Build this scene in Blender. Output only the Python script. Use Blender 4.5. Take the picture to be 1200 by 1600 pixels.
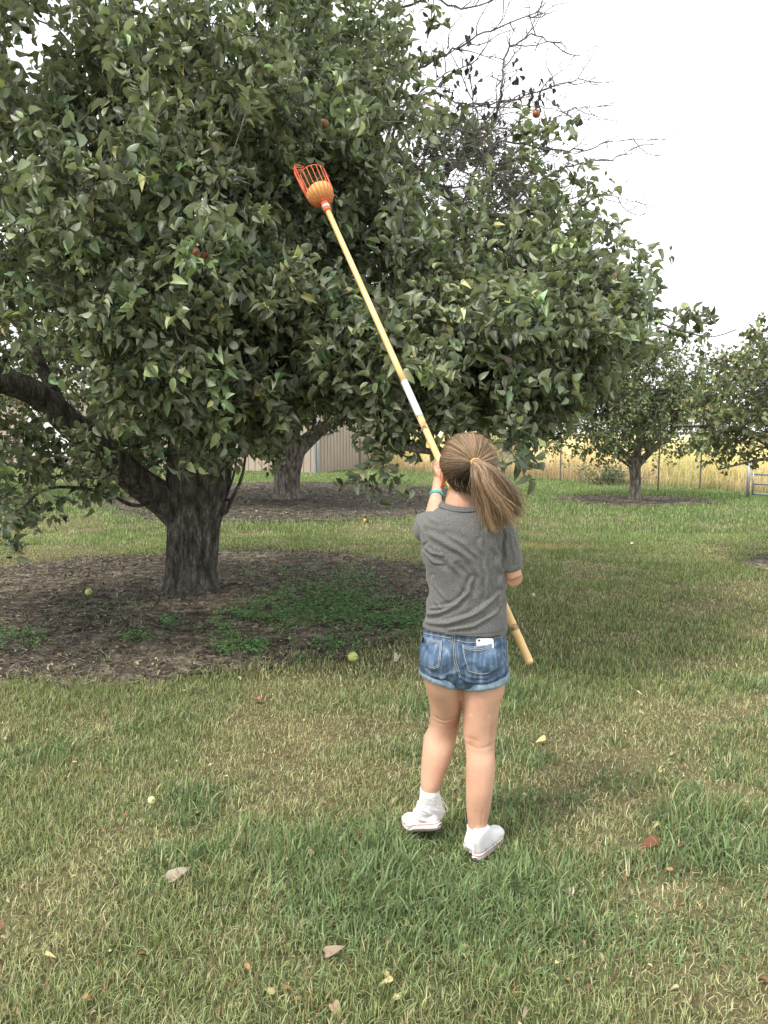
import bpy, math, random
import numpy as np
from mathutils import Vector, Matrix
from mathutils.bvhtree import BVHTree
R = math.radians
for o in list(bpy.data.objects): bpy.data.objects.remove(o)
scn = bpy.context.scene
col = scn.collection
rng = np.random.default_rng(7)
random.seed(7)

# ------------------------------------------------------------------ camera, sky, sun, exposure
H = 1.65; PITCH = R(6.2); F = 1245.0
cd = bpy.data.cameras.new('camera'); cam = bpy.data.objects.new('camera', cd); col.objects.link(cam)
cam.location = (0, 0, H); cam.rotation_euler = (R(90) - PITCH, 0, 0)
cd.sensor_fit = 'VERTICAL'; cd.sensor_height = 24; cd.lens = 24 * F / 1600
cd.clip_start = 0.05; cd.clip_end = 3000
scn.camera = cam
SUN_EL, SUN_AZ = R(56), R(-128)         # azimuth from +Y, clockwise
w = bpy.data.worlds.new("World"); scn.world = w; w.use_nodes = True
nt = w.node_tree; nt.nodes.clear()
sky = nt.nodes.new('ShaderNodeTexSky'); sky.sky_type = 'NISHITA'; sky.sun_disc = False
sky.sun_elevation = SUN_EL; sky.sun_rotation = SUN_AZ; sky.dust_density = 3
hs = nt.nodes.new('ShaderNodeHueSaturation'); hs.inputs['Saturation'].default_value = .12
mx = nt.nodes.new('ShaderNodeMixRGB'); mx.inputs[0].default_value = .75; mx.inputs[2].default_value = (10.6, 10.8, 11.2, 1)
bg = nt.nodes.new('ShaderNodeBackground'); bg.inputs[1].default_value = .135
out = nt.nodes.new('ShaderNodeOutputWorld')
nt.links.new(sky.outputs[0], hs.inputs['Color']); nt.links.new(hs.outputs[0], mx.inputs[1])
nt.links.new(mx.outputs[0], bg.inputs[0]); nt.links.new(bg.outputs[0], out.inputs[0])
sl = bpy.data.lights.new('sun', 'SUN'); sl.energy = 2.7; sl.angle = R(14); sl.color = (1, .93, .82)
so = bpy.data.objects.new('sun', sl); col.objects.link(so)
sd = Vector((math.sin(SUN_AZ) * math.cos(SUN_EL), math.cos(SUN_AZ) * math.cos(SUN_EL), math.sin(SUN_EL)))
so.rotation_euler = sd.to_track_quat('Z', 'Y').to_euler()
scn.view_settings.view_transform = 'Standard'; scn.view_settings.look = 'None'
scn.view_settings.exposure = 0.6; scn.view_settings.gamma = 1
scn.render.engine = 'CYCLES'

# ------------------------------------------------------------------ helpers
def ray(px, py):
    X = (px - 600) / F; U = (800 - py) / F
    return np.array([X, math.cos(PITCH) + U * math.sin(PITCH), -math.sin(PITCH) + U * math.cos(PITCH)])
def at(px, py, Y):
    d = ray(px, py); return np.array([0, 0, H]) + d * (Y / d[1])
def gr(px, py):
    d = ray(px, py); return np.array([0, 0, H]) + d * (-H / d[2])
def proj(P):
    P = np.atleast_2d(P) - np.array([0, 0, H])
    dep = P[:, 1] * math.cos(PITCH) - P[:, 2] * math.sin(PITCH)
    up = P[:, 1] * math.sin(PITCH) + P[:, 2] * math.cos(PITCH)
    return 600 + F * P[:, 0] / dep, 800 - F * up / dep
def _h(i, j, s):
    n = (i * 374761393 + j * 668265263 + s * 1442695041) & 0x7fffffff
    n = ((n ^ (n >> 13)) * 1274126177) & 0x7fffffff
    return ((n ^ (n >> 16)) & 0xffff) / 65535.0
def noise(x, y, s=0):
    x = np.asarray(x, float); y = np.asarray(y, float)
    i = np.floor(x).astype(np.int64); j = np.floor(y).astype(np.int64); u = x - i; v = y - j
    u = u * u * (3 - 2 * u); v = v * v * (3 - 2 * v)
    return (_h(i, j, s) * (1 - u) + _h(i + 1, j, s) * u) * (1 - v) + (_h(i, j + 1, s) * (1 - u) + _h(i + 1, j + 1, s) * u) * v
def fbm(x, y, s=0, o=4):
    t = 0; a = .5; n = 0
    for k in range(o):
        t = t + a * noise(x * 2 ** k, y * 2 ** k, s + k * 17); n += a; a *= .5
    return t / n
def nrm(v):
    v = np.asarray(v, float); return v / np.maximum(np.linalg.norm(v, axis=-1, keepdims=True), 1e-9)

def tag(o, label=None, cat=None, group=None, kind=None):
    if label: o['label'] = label
    if cat: o['category'] = cat
    if group: o['group'] = group
    if kind: o['kind'] = kind
    return o
def empty(name, loc, rz=0):
    o = bpy.data.objects.new(name, None); col.objects.link(o); o.location = loc; o.rotation_euler = (0, 0, rz)
    o.empty_display_size = .1
    return o
def mesh(name, V, faces, mat=None, parent=None, colr=None, smooth=True):
    """V (n,3) world coordinates; faces: list of int arrays (m,k). parent's transform is subtracted."""
    V = np.asarray(V, np.float32).reshape(-1, 3)
    if isinstance(faces, np.ndarray): faces = [faces]
    faces = [np.asarray(f, np.int32) for f in faces if len(f)]
    if parent is not None:
        off = np.zeros(3); p = parent
        while p is not None: off += np.array(p.location); p = p.parent
        V = V - off.astype(np.float32)
    me = bpy.data.meshes.new(name)
    me.vertices.add(len(V)); me.vertices.foreach_set('co', V.ravel())
    L = np.concatenate([f.ravel() for f in faces])
    cnt = np.concatenate([np.full(len(f), f.shape[1], np.int32) for f in faces])
    st = np.concatenate([[0], np.cumsum(cnt)[:-1]]).astype(np.int32)
    me.loops.add(len(L)); me.loops.foreach_set('vertex_index', L)
    me.polygons.add(len(cnt)); me.polygons.foreach_set('loop_start', st)
    me.polygons.foreach_set('use_smooth', np.full(len(cnt), smooth))
    me.update(calc_edges=True); me.validate()
    if colr is not None:
        a = me.color_attributes.new('tint', 'FLOAT_COLOR', 'POINT')
        c = np.ones((len(V), 4), np.float32); c[:, :3] = colr
        a.data.foreach_set('color', c.ravel())
    o = bpy.data.objects.new(name, me); col.objects.link(o)
    if mat: me.materials.append(mat)
    if parent is not None: o.parent = parent
    return o
class Geo:
    def __init__(s): s.V = []; s.F = {}; s.C = []; s.n = 0
    def add(s, V, F, C=None):
        V = np.asarray(V, float).reshape(-1, 3)
        for f in (F if isinstance(F, list) else [F]):
            f = np.asarray(f); s.F.setdefault(f.shape[1], []).append(f + s.n)
        s.V.append(V)
        s.C.append(np.broadcast_to(np.array([1, 1, 1.]) if C is None else np.asarray(C, float), (len(V), 3)))
        s.n += len(V)
    def build(s, name, mat, parent=None, colr=False, smooth=True):
        return mesh(name, np.concatenate(s.V), [np.concatenate(f) for f in s.F.values()], mat, parent,
                    np.concatenate(s.C) if colr else None, smooth)
def tubes(P, Rad, sides=5, cap=True):
    """P (N,K,3), Rad (N,K) -> V,F"""
    P = np.asarray(P, float); Rad = np.asarray(Rad, float); N, K, _ = P.shape
    T = np.empty_like(P); T[:, 1:-1] = P[:, 2:] - P[:, :-2]; T[:, 0] = P[:, 1] - P[:, 0]; T[:, -1] = P[:, -1] - P[:, -2]
    T = nrm(T); avg = nrm(T.mean(1))
    ref = np.where(np.abs(avg[:, 2:3]) < .8, np.array([[0, 0, 1.]]), np.array([[1., 0, 0]]))[:, None, :]
    A = nrm(np.cross(T, np.broadcast_to(ref, T.shape))); B = np.cross(T, A)
    th = np.arange(sides) * 2 * math.pi / sides
    V = P[:, :, None, :] + Rad[:, :, None, None] * (np.cos(th)[None, None, :, None] * A[:, :, None, :] + np.sin(th)[None, None, :, None] * B[:, :, None, :])
    n, k, s = np.meshgrid(np.arange(N), np.arange(K - 1), np.arange(sides), indexing='ij')
    b = n * K * sides + k * sides; s2 = (s + 1) % sides
    Fq = np.stack([b + s, b + sides + s, b + sides + s2, b + s2], -1).reshape(-1, 4)
    F = [Fq]
    if cap and sides > 3 and N < 3000:
        base = (np.arange(N) * K * sides)[:, None]
        F.append(base + np.arange(sides)[None, :]); F.append(base + (K - 1) * sides + np.arange(sides)[None, ::-1])
    return V.reshape(-1, 3), F
def spline(P, n):
    """Catmull-Rom resample of rows of P (any width)"""
    P = np.asarray(P, float); m = len(P); Q = np.vstack([2 * P[0] - P[1], P, 2 * P[-1] - P[-2]])
    t = np.linspace(0, m - 1 - 1e-9, n); i = t.astype(int); u = (t - i)[:, None]
    a, b, c, d = Q[i], Q[i + 1], Q[i + 2], Q[i + 3]
    return .5 * (2 * b + (c - a) * u + (2 * a - 5 * b + 4 * c - d) * u * u + (3 * b - a - 3 * c + d) * u ** 3)
def loft(rings, n=32, sub=None, caps=True, p=2.0):
    """rings: rows (cx,cy,cz,rx,ry[,tiltdz]) horizontal rings; tiltdz: dz/dx slope. p: superellipse"""
    A = np.array([list(r) + [0] * (6 - len(r)) for r in rings], float)
    if sub: A = spline(A, sub)
    th = np.arange(n) * 2 * math.pi / n
    c, s = np.cos(th), np.sin(th); cc = np.sign(c) * np.abs(c) ** (2 / p); ss = np.sign(s) * np.abs(s) ** (2 / p)
    X = A[:, 3:4] * cc; Y = A[:, 4:5] * ss
    V = np.stack([A[:, 0:1] + X, A[:, 1:2] + Y, A[:, 2:3] + A[:, 5:6] * X], -1)
    K = len(A); k, i = np.meshgrid(np.arange(K - 1), np.arange(n), indexing='ij'); j = (i + 1) % n
    Fq = np.stack([k * n + i, (k + 1) * n + i, (k + 1) * n + j, k * n + j], -1).reshape(-1, 4)
    F = [Fq]
    if caps: F += [np.arange(n)[None, :], ((K - 1) * n + np.arange(n)[::-1])[None, :]]
    return V.reshape(-1, 3), F
def limb(P, rad, n=20, sub=14, sides=18, flat=1.0):
    A = spline(np.hstack([np.asarray(P, float), np.asarray(rad, float)[:, None]]), sub)
    return tubes(A[None, :, :3], np.maximum(A[None, :, 3], .001), sides)
def ellipsoid(c, r, M=None, nu=24, nv=16):
    th = np.arange(nu) * 2 * math.pi / nu; ph = np.linspace(.02, math.pi - .02, nv)
    V = np.stack([np.cos(th)[None] * np.sin(ph)[:, None], np.sin(th)[None] * np.sin(ph)[:, None], np.cos(ph)[:, None] * np.ones(nu)[None]], -1).reshape(-1, 3) * np.array(r)
    if M is not None: V = V @ np.array(M).T
    k, i = np.meshgrid(np.arange(nv - 1), np.arange(nu), indexing='ij'); j = (i + 1) % nu
    F = [np.stack([k * nu + i, (k + 1) * nu + i, (k + 1) * nu + j, k * nu + j], -1).reshape(-1, 4), np.arange(nu)[None, ::-1], ((nv - 1) * nu + np.arange(nu))[None]]
    return V + np.array(c), F
def box(c, h, M=None):
    V = np.array([[x, y, z] for x in (-1, 1) for y in (-1, 1) for z in (-1, 1)], float) * np.array(h)
    if M is not None: V = V @ np.array(M).T
    return V + np.array(c), np.array([[0, 1, 3, 2], [4, 6, 7, 5], [0, 4, 5, 1], [2, 3, 7, 6], [0, 2, 6, 4], [1, 5, 7, 3]])
def remeshed(name, geo, mat, parent, voxel=.005, smooth=6, fn=None, colr=None):
    """join closed lofts into one continuous surface, then displace with fn(V, N)->dV"""
    o = geo.build(name, mat, parent)
    m = o.modifiers.new('r', 'REMESH'); m.mode = 'VOXEL'; m.voxel_size = voxel; m.use_smooth_shade = True
    s = o.modifiers.new('s', 'SMOOTH'); s.factor = .5; s.iterations = smooth
    bpy.context.view_layer.update()
    ev = o.evaluated_get(bpy.context.evaluated_depsgraph_get()); me = bpy.data.meshes.new_from_object(ev)
    o.modifiers.clear(); old = o.data; o.data = me; bpy.data.meshes.remove(old); me.name = name
    if not me.materials: me.materials.append(mat)
    n = len(me.vertices); V = np.empty(n * 3, np.float32); me.vertices.foreach_get('co', V); V = V.reshape(-1, 3)
    N = np.empty(n * 3, np.float32); me.vertices.foreach_get('normal', N); N = N.reshape(-1, 3)
    off = np.zeros(3); p = parent
    while p is not None: off += np.array(p.location); p = p.parent
    W = V + off
    if fn is not None:
        W = fn(W.astype(float), N.astype(float)); me.vertices.foreach_set('co', (W - off).astype(np.float32).ravel()); me.update()
    if colr is not None:
        a = me.color_attributes.new('tint', 'FLOAT_COLOR', 'POINT'); c = np.ones((n, 4), np.float32); c[:, :3] = colr(W, N); a.data.foreach_set('color', c.ravel())
    me.polygons.foreach_set('use_smooth', np.full(len(me.polygons), True))
    return o
def bvh_of(o):
    me = o.data; off = np.zeros(3); p = o.parent
    while p is not None: off += np.array(p.location); p = p.parent
    return BVHTree.FromPolygons([Vector(np.array(v.co) + off) for v in me.vertices], [tuple(p.vertices) for p in me.polygons])
def seg_dist(x, z, poly):
    """distance in the xz plane to a polyline, and the parameter along it"""
    best = np.full(len(x), 1e9); par = np.zeros(len(x)); m = len(poly) - 1
    for k in range(m):
        a, b = np.array(poly[k]), np.array(poly[k + 1]); d = b - a; L = d @ d
        t = np.clip(((x - a[0]) * d[0] + (z - a[1]) * d[1]) / L, 0, 1)
        q = np.hypot(x - a[0] - t * d[0], z - a[1] - t * d[1]); f = q < best
        best[f] = q[f]; par[f] = ((k + t) / m)[f]
    return best, par

# ------------------------------------------------------------------ materials
def M(name, base=(.5, .5, .5), rough=.8, spec=.3, **k):
    m = bpy.data.materials.new(name); m.use_nodes = True; t = m.node_tree; b = t.nodes['Principled BSDF']
    b.inputs['Base Color'].default_value = (*base, 1); b.inputs['Roughness'].default_value = rough
    b.inputs['Specular IOR Level'].default_value = spec
    for a, v in k.items(): b.inputs[a.replace('_', ' ')].default_value = v
    return m
def noise_mix(m, stops, scale=8, detail=6, stretch=(1, 1, 1), bump=0, bscale=None, attr=None, amt=1, rough=.6):
    """procedural colour from noise through a ramp, optional multiply by attribute 'tint', optional bump"""
    t = m.node_tree; b = t.nodes['Principled BSDF']
    tc = t.nodes.new('ShaderNodeTexCoord'); mp = t.nodes.new('ShaderNodeMapping'); mp.inputs['Scale'].default_value = stretch
    t.links.new(tc.outputs['Object'], mp.inputs[0])
    n = t.nodes.new('ShaderNodeTexNoise'); n.inputs['Scale'].default_value = scale; n.inputs['Detail'].default_value = detail; n.inputs['Roughness'].default_value = rough
    t.links.new(mp.outputs[0], n.inputs['Vector'])
    r = t.nodes.new('ShaderNodeValToRGB'); e = r.color_ramp.elements
    e[0].position, e[0].color = stops[0][0], (*stops[0][1], 1); e[1].position, e[1].color = stops[-1][0], (*stops[-1][1], 1)
    for p, c in stops[1:-1]: x = e.new(p); x.color = (*c, 1)
    t.links.new(n.outputs['Fac'], r.inputs[0]); outc = r.outputs[0]
    if attr:
        a = t.nodes.new('ShaderNodeAttribute'); a.attribute_name = 'tint'
        mm = t.nodes.new('ShaderNodeMixRGB'); mm.blend_type = 'MULTIPLY'; mm.inputs[0].default_value = amt
        t.links.new(outc, mm.inputs[1]); t.links.new(a.outputs[0], mm.inputs[2]); outc = mm.outputs[0]
    t.links.new(outc, b.inputs['Base Color'])
    if bump:
        n2 = n
        if bscale:
            n2 = t.nodes.new('ShaderNodeTexNoise'); n2.inputs['Scale'].default_value = bscale; n2.inputs['Detail'].default_value = 6
            t.links.new(mp.outputs[0], n2.inputs['Vector'])
        bp = t.nodes.new('ShaderNodeBump'); bp.inputs['Strength'].default_value = bump; bp.inputs['Distance'].default_value = .02
        t.links.new(n2.outputs['Fac'], bp.inputs['Height']); t.links.new(bp.outputs[0], b.inputs['Normal'])
    return m
def leafy(name, rough=.5, spec=.35, under=None, trans=.25):
    """leaf / blade: tint attribute, paler underside, some light passing through"""
    m = M(name, rough=rough, spec=spec); t = m.node_tree; b = t.nodes['Principled BSDF']
    a = t.nodes.new('ShaderNodeAttribute'); a.attribute_name = 'tint'; c = a.outputs[0]
    if under:
        g = t.nodes.new('ShaderNodeNewGeometry'); mm = t.nodes.new('ShaderNodeMixRGB'); mm.inputs[2].default_value = (*under, 1)
        ml = t.nodes.new('ShaderNodeMath'); ml.operation = 'MULTIPLY'; ml.inputs[1].default_value = .75
        t.links.new(g.outputs['Backfacing'], ml.inputs[0]); t.links.new(ml.outputs[0], mm.inputs[0]); t.links.new(c, mm.inputs[1]); c = mm.outputs[0]
    t.links.new(c, b.inputs['Base Color'])
    tr = t.nodes.new('ShaderNodeBsdfTranslucent'); ms = t.nodes.new('ShaderNodeMixShader'); ms.inputs[0].default_value = trans
    br = t.nodes.new('ShaderNodeMixRGB'); br.blend_type = 'MULTIPLY'; br.inputs[0].default_value = 1; br.inputs[2].default_value = (1.2, 1.3, .75, 1)
    t.links.new(c, br.inputs[1]); t.links.new(br.outputs[0], tr.inputs[0])
    t.links.new(b.outputs[0], ms.inputs[1]); t.links.new(tr.outputs[0], ms.inputs[2])
    t.links.new(ms.outputs[0], t.nodes['Material Output'].inputs[0])
    return m
def tinted(name, rough=.7, spec=.3):
    m = M(name, rough=rough, spec=spec); t = m.node_tree; a = t.nodes.new('ShaderNodeAttribute'); a.attribute_name = 'tint'
    t.links.new(a.outputs[0], t.nodes['Principled BSDF'].inputs['Base Color']); return m

m_leaf = leafy('apple_leaf', .42, .45, under=(.27, .31, .22), trans=.24)
m_far_leaf = leafy('far_leaf', .5, .4, under=(.18, .21, .13), trans=.25)
m_blade = leafy('grass_blade', .6, .25, trans=.3)
m_dry = leafy('dry_stalk', .75, .2, trans=.3)
m_dead = tinted('dead_leaf', .8, .2)
m_bark = noise_mix(M('bark', rough=.9, spec=.2), [(.36, (.016, .014, .012)), (.47, (.06, .054, .046)), (.55, (.14, .128, .11)), (.64, (.32, .30, .265))], 8, 12, (1.9, 1.9, .62), bump=1, bscale=34, rough=.85)
m_bark2 = noise_mix(M('pale_bark', rough=.9, spec=.2), [(.38, (.06, .052, .044)), (.52, (.18, .16, .135)), (.66, (.38, .345, .30))], 10, 9, (1.6, 1.6, .4), bump=.9, bscale=20, rough=.7)
m_branch = noise_mix(M('branch_bark', rough=.85, spec=.2), [(.35, (.06, .053, .048)), (.65, (.17, .155, .14))], 14, 5, bump=.4)
m_twig = noise_mix(M('dead_twig', rough=.85, spec=.15), [(.35, (.08, .07, .068)), (.65, (.17, .15, .145))], 12, 4)

# ------------------------------------------------------------------ ground
def ringmask(x, y, c, r, s, amp=.16):
    """<0 inside the bare ring"""
    a = np.arctan2(y - c[1], x - c[0])
    rr = 1 + amp * (fbm(np.cos(a) * 2.2 + 5, np.sin(a) * 2.2 + 5, s) - .5) * 2 + .06 * (noise(np.cos(a) * 14 + 30, np.sin(a) * 14 + 30, s) - .5)
    return np.hypot((x - c[0]) / r[0], (y - c[1]) / r[1]) - rr
RINGS = [((-1.85, 7.75), (2.75, 2.75), 3), ((-1.9, 18.4), (4.1, 4.9), 5), ((5.4, 17.6), (1.75, 1.2), 9), ((5.6, 9.3), (1.35, 1.0), 11), ((-9.6, 17), (1.6, 1.6), 13)]
def patch(x, y):
    """0 straw .. 1 green, worked out once for soil and blades"""
    g = fbm(x * .75 + 3.1, y * .75 + 8.2, 21, 4); g2 = fbm(x * 2.6, y * 2.6, 22, 3)
    v = .48 + (g - .5) * 2.2 + (g2 - .5) * 1.6
    v += .22 * np.clip((y - 8) / 12, 0, 1) + .16 * np.clip((y - 5) / 2.5, 0, 1) - .12 * np.clip((3.2 - y) / 1.5, 0, 1)
    v += .55 * np.exp(-((x - .35) ** 2 / .5 + (y - 2.75) ** 2 / .25)) + .5 * np.exp(-((x - 1.2) ** 2 / .1 + (y - 2.8) ** 2 / .25))
    v -= .5 * np.exp(-((x + .75) ** 2 / .25 + (y - 2.5) ** 2 / .1)) + .5 * np.exp(-((x - .95) ** 2 / .12 + (y - 3.2) ** 2 / .25)) + .4 * np.exp(-((x + 1.5) ** 2 / .8 + (y - 4.2) ** 2 / .15))
    return np.clip(v, 0, 1)
def hgt(x, y):
    d = np.hypot(x, y)
    return -.035 * np.clip(y - 46, 0, None) + .02 * (fbm(x * .9, y * .9, 31, 2) - .5) * np.clip(y / 3, 0, 1)
def axis(lo, f0, f1, hi, st, g=1.13):
    a = list(np.arange(f0, f1, st)); s = st
    while a[-1] < hi: s *= g; a.append(a[-1] + s)
    s = st; b = []; x = f0
    while x > lo: s *= g; x -= s; b.append(x)
    return np.array(b[::-1] + a)
xs = axis(-420, -6, 6, 420, .09); ys = axis(-60, -1, 12, 900, .09)
GX, GY = np.meshgrid(xs, ys, indexing='ij'); GZ = hgt(GX, GY)
g = patch(GX, GY)
cs = np.array([.135, .115, .065]); cg = np.array([.066, .08, .036])
gc = cs * (1 - g[..., None]) + cg * g[..., None]
wk = np.clip((np.abs(GX) - (.62 * np.clip(GY, 0, None) + 2.0)) / 2.5, 0, 1)[..., None]; wk = np.maximum(wk, np.clip((1.2 - GY) / 1.5, 0, 1)[..., None]); gc = gc * (1 - wk) + (np.array([.30, .26, .14]) * (1 - g[..., None]) + np.array([.15, .19, .075]) * g[..., None]) * wk
gc = gc * (.8 + .4 * noise(GX * 9, GY * 9, 4))[..., None]
nx, ny = len(xs), len(ys); ii, jj = np.meshgrid(np.arange(nx - 1), np.arange(ny - 1), indexing='ij')
gf = np.stack([ii * ny + jj, (ii + 1) * ny + jj, (ii + 1) * ny + jj + 1, ii * ny + jj + 1], -1).reshape(-1, 4)
m_ground = noise_mix(M('turf_soil', rough=.95, spec=.1), [(.3, (.55, .55, .5)), (.7, (1.35, 1.35, 1.3))], 30, 8, bump=.6, attr=True)
ground = mesh('ground', np.stack([GX, GY, GZ], -1), gf, m_ground, colr=gc.reshape(-1, 3)); tag(ground, kind='structure')

# bare mulch beds round each tree
m_mulch = noise_mix(M('mulch', rough=.95, spec=.15), [(.32, (.020, .017, .014)), (.47, (.068, .058, .046)), (.58, (.17, .148, .115)), (.70, (.36, .31, .24))], 7, 12, bump=1, bscale=40, attr=True, rough=.75)
for k, (c, r, s) in enumerate(RINGS):
    na, nr = 220, 50
    a = np.arange(na) * 2 * math.pi / na; lo = np.zeros(na)
    rr = np.linspace(.02, 1.35, 200)
    msk = ringmask(c[0] + np.cos(a)[:, None] * r[0] * rr, c[1] + np.sin(a)[:, None] * r[1] * rr, c, r, s)
    ed = np.array([rr[np.argmax(q > 0)] for q in msk])
    q = np.linspace(.01, 1, nr)[None] * ed[:, None]
    X = c[0] + np.cos(a)[:, None] * r[0] * q; Y = c[1] + np.sin(a)[:, None] * r[1] * q
    e = np.linspace(.01, 1, nr)[None] * np.ones((na, 1))
    Z = hgt(X, Y) + .012 + .03 * (fbm(X * 3, Y * 3, 8) - .3) * np.clip((1 - e) * 6, 0, 1) - .004 * (e > .995)
    Z = np.maximum(Z, hgt(X, Y) + .004)
    i, j = np.meshgrid(np.arange(na), np.arange(nr - 1), indexing='ij'); i2 = (i + 1) % na
    F_ = np.stack([i * nr + j, i * nr + j + 1, i2 * nr + j + 1, i2 * nr + j], -1).reshape(-1, 4)
    dry = fbm(X * 1.1 + 40, Y * 1.1, 12) + .25 * np.exp(-((X + 1.5) ** 2 + (Y - 5.4) ** 2) / .3)
    cc = .98 + 1.6 * np.clip((dry - .42) * 2.5, 0, 1.5)[..., None] * np.array([1, .95, .85])
    if k in (1,): cc = .75 * np.ones_like(cc)
    tag(mesh('mulch_bed', np.stack([X, Y, Z], -1), [F_, (np.arange(na) * nr)[None]], m_mulch, colr=cc.reshape(-1, 3)), kind='structure')

# ------------------------------------------------------------------ leaves
LT = np.array([0, .14, .42, .74, 1.0]); LW = np.array([.02, .22, .34, .24, .01])
def leaf_batch(P, D, N, L, curl, fold, C, wid=1.0, simple=False):
    """P base, D along, N normal, L length: arrays; returns V,F,C"""
    n = len(P); D = nrm(D); S = nrm(np.cross(D, N)); N = np.cross(S, D)
    if simple:
        t = np.array([0, .45, .45, .45, 1.]); sx = np.array([0, -.32, 0, .32, 0])
        fc3 = np.array([[0, 2, 1], [0, 3, 2], [1, 2, 4], [2, 3, 4]]); fc4 = None
    else:
        t = [0]; sx = [0]
        for k in (1, 2, 3): t += [LT[k]] * 3; sx += [-LW[k], 0, LW[k]]
        t = np.array(t + [1.]); sx = np.array(sx + [0])
        fc3 = np.array([[0, 2, 1], [0, 3, 2], [7, 8, 10], [8, 9, 10]]); fc4 = np.array([[1, 2, 5, 4], [2, 3, 6, 5], [4, 5, 8, 7], [5, 6, 9, 8]])
    z = -curl[:, None] * t[None] ** 2 + fold[:, None] * np.abs(sx)[None]
    rgw = np.random.default_rng(n); z = z + rgw.normal(size=(n, 1)) * .55 * sx[None] * (t[None] - .3) + rgw.normal(size=z.shape) * .022 * (sx[None] != 0)
    x = sx[None] * wid * rgw.uniform(.8, 1.15, (n, 1))
    V = P[:, None] + L[:, None, None] * (t[None, :, None] * D[:, None] + x[..., None] * S[:, None] + z[..., None] * N[:, None])
    k = len(t); b = (np.arange(n) * k)[:, None, None]
    F_ = [(b + fc3[None]).reshape(-1, 3)]
    if fc4 is not None: F_.append((b + fc4[None]).reshape(-1, 4))
    return V.reshape(-1, 3), F_, np.repeat(C, k, 0)
def leaf_colors(n, base=(.062, .088, .038), var=.3, yellow=.012, rg=rng):
    c = np.array(base) * (1 + var * rg.normal(size=(n, 1))).clip(.45, 2)
    c = c * (1 + .07 * rg.normal(size=(n, 3)).clip(-2, 2)) * np.array([1, 1, 1])
    light = rg.random(n) < .22; c[light] = c[light] * np.array([2.1, 1.95, 1.6])
    y = rg.random(n) < yellow; c[y] = np.array([.26, .20, .05]) * (.7 + .6 * rg.random((y.sum(), 1)))
    return c.clip(.005, .7)
def rand_dir(n, rg=rng): return nrm(rg.normal(size=(n, 3)))
def spray(ends, dirs, per=3, nl=8, tl=(.12, .3), L=(.06, .1), seed=1, base=(.062, .088, .038), simple=False, yellow=.006, droop=.35, tr=.0022, wid=1.0, sag=.25, vary=.15):
    """short leafy shoots at branch ends. returns (twig V,F), (leaf V,F,C)"""
    rg = np.random.default_rng(seed)
    E = np.repeat(ends, per, 0); D = nrm(np.repeat(dirs, per, 0) * .7 + rand_dir(len(E), rg) * .75 + np.array([0, 0, .12]))
    n = len(E); ln = rg.uniform(*tl, n); K = 5; s = np.linspace(0, 1, K)
    P = E[:, None] + ln[:, None, None] * (s[None, :, None] * D[:, None] + (np.array([0, 0, -1.]) * sag)[None, None] * (s ** 2)[None, :, None])
    P[:, 1:-1] += rg.normal(size=(n, K - 2, 3)) * .006
    tw = tubes(P, np.linspace(tr * 1.3, tr * .5, K)[None] * np.ones((n, 1)), 3, cap=False)
    # leaves along the twig, more near the tip
    u = np.sort(np.sqrt(rg.random((n, nl))) * .98 + .02, 1); u[:, -2:] = 1
    idx = u * (K - 1); i0 = np.minimum(idx.astype(int), K - 2); f = (idx - i0)[..., None]; r_ = np.arange(n)[:, None]
    B = P[r_, i0] * (1 - f) + P[r_, i0 + 1] * f; T = nrm(P[r_, i0 + 1] - P[r_, i0])
    B = B.reshape(-1, 3); T = T.reshape(-1, 3); m = len(B)
    side = nrm(np.cross(T, rand_dir(m, rg)))
    d = nrm(T * rg.uniform(.15, .9, (m, 1)) + side + np.array([0, 0, -1.]) * rg.uniform(-.2, droop * 2, (m, 1)) + np.array([.18, -.05, 0]))
    nn = nrm(np.array([0, 0, 1.]) * .9 + rand_dir(m, rg) * .75 + T * .3)
    fl = rg.random(m) < .22; nn[fl] *= -1                       # wind turns some leaves underside up
    ll = rg.uniform(*L, m); B = B + d * (.012 + .014 * rg.random((m, 1)))
    cf = np.repeat(np.exp(rg.normal(size=n) * vary), nl)[:, None] * np.repeat(1 + rg.normal(size=(n, 3)) * .06, nl, 0)
    lf = leaf_batch(B, d, nn, ll, rg.uniform(-.15, .85, m), rg.uniform(.2, 1.5, m), (leaf_colors(m, base, yellow=yellow, rg=rg) * cf).clip(.004, .6), wid=wid, simple=simple)
    return tw, lf
def inside_poly(x, y, poly):
    poly = np.array(poly, float); r = np.zeros(len(x), bool); j = len(poly) - 1
    for i in range(len(poly)):
        xi, yi = poly[i]; xj, yj = poly[j]
        c = ((yi > y) != (yj > y)) & (x < (xj - xi) * (y - yi) / (yj - yi + 1e-12) + xi); r ^= c; j = i
    return r
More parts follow.
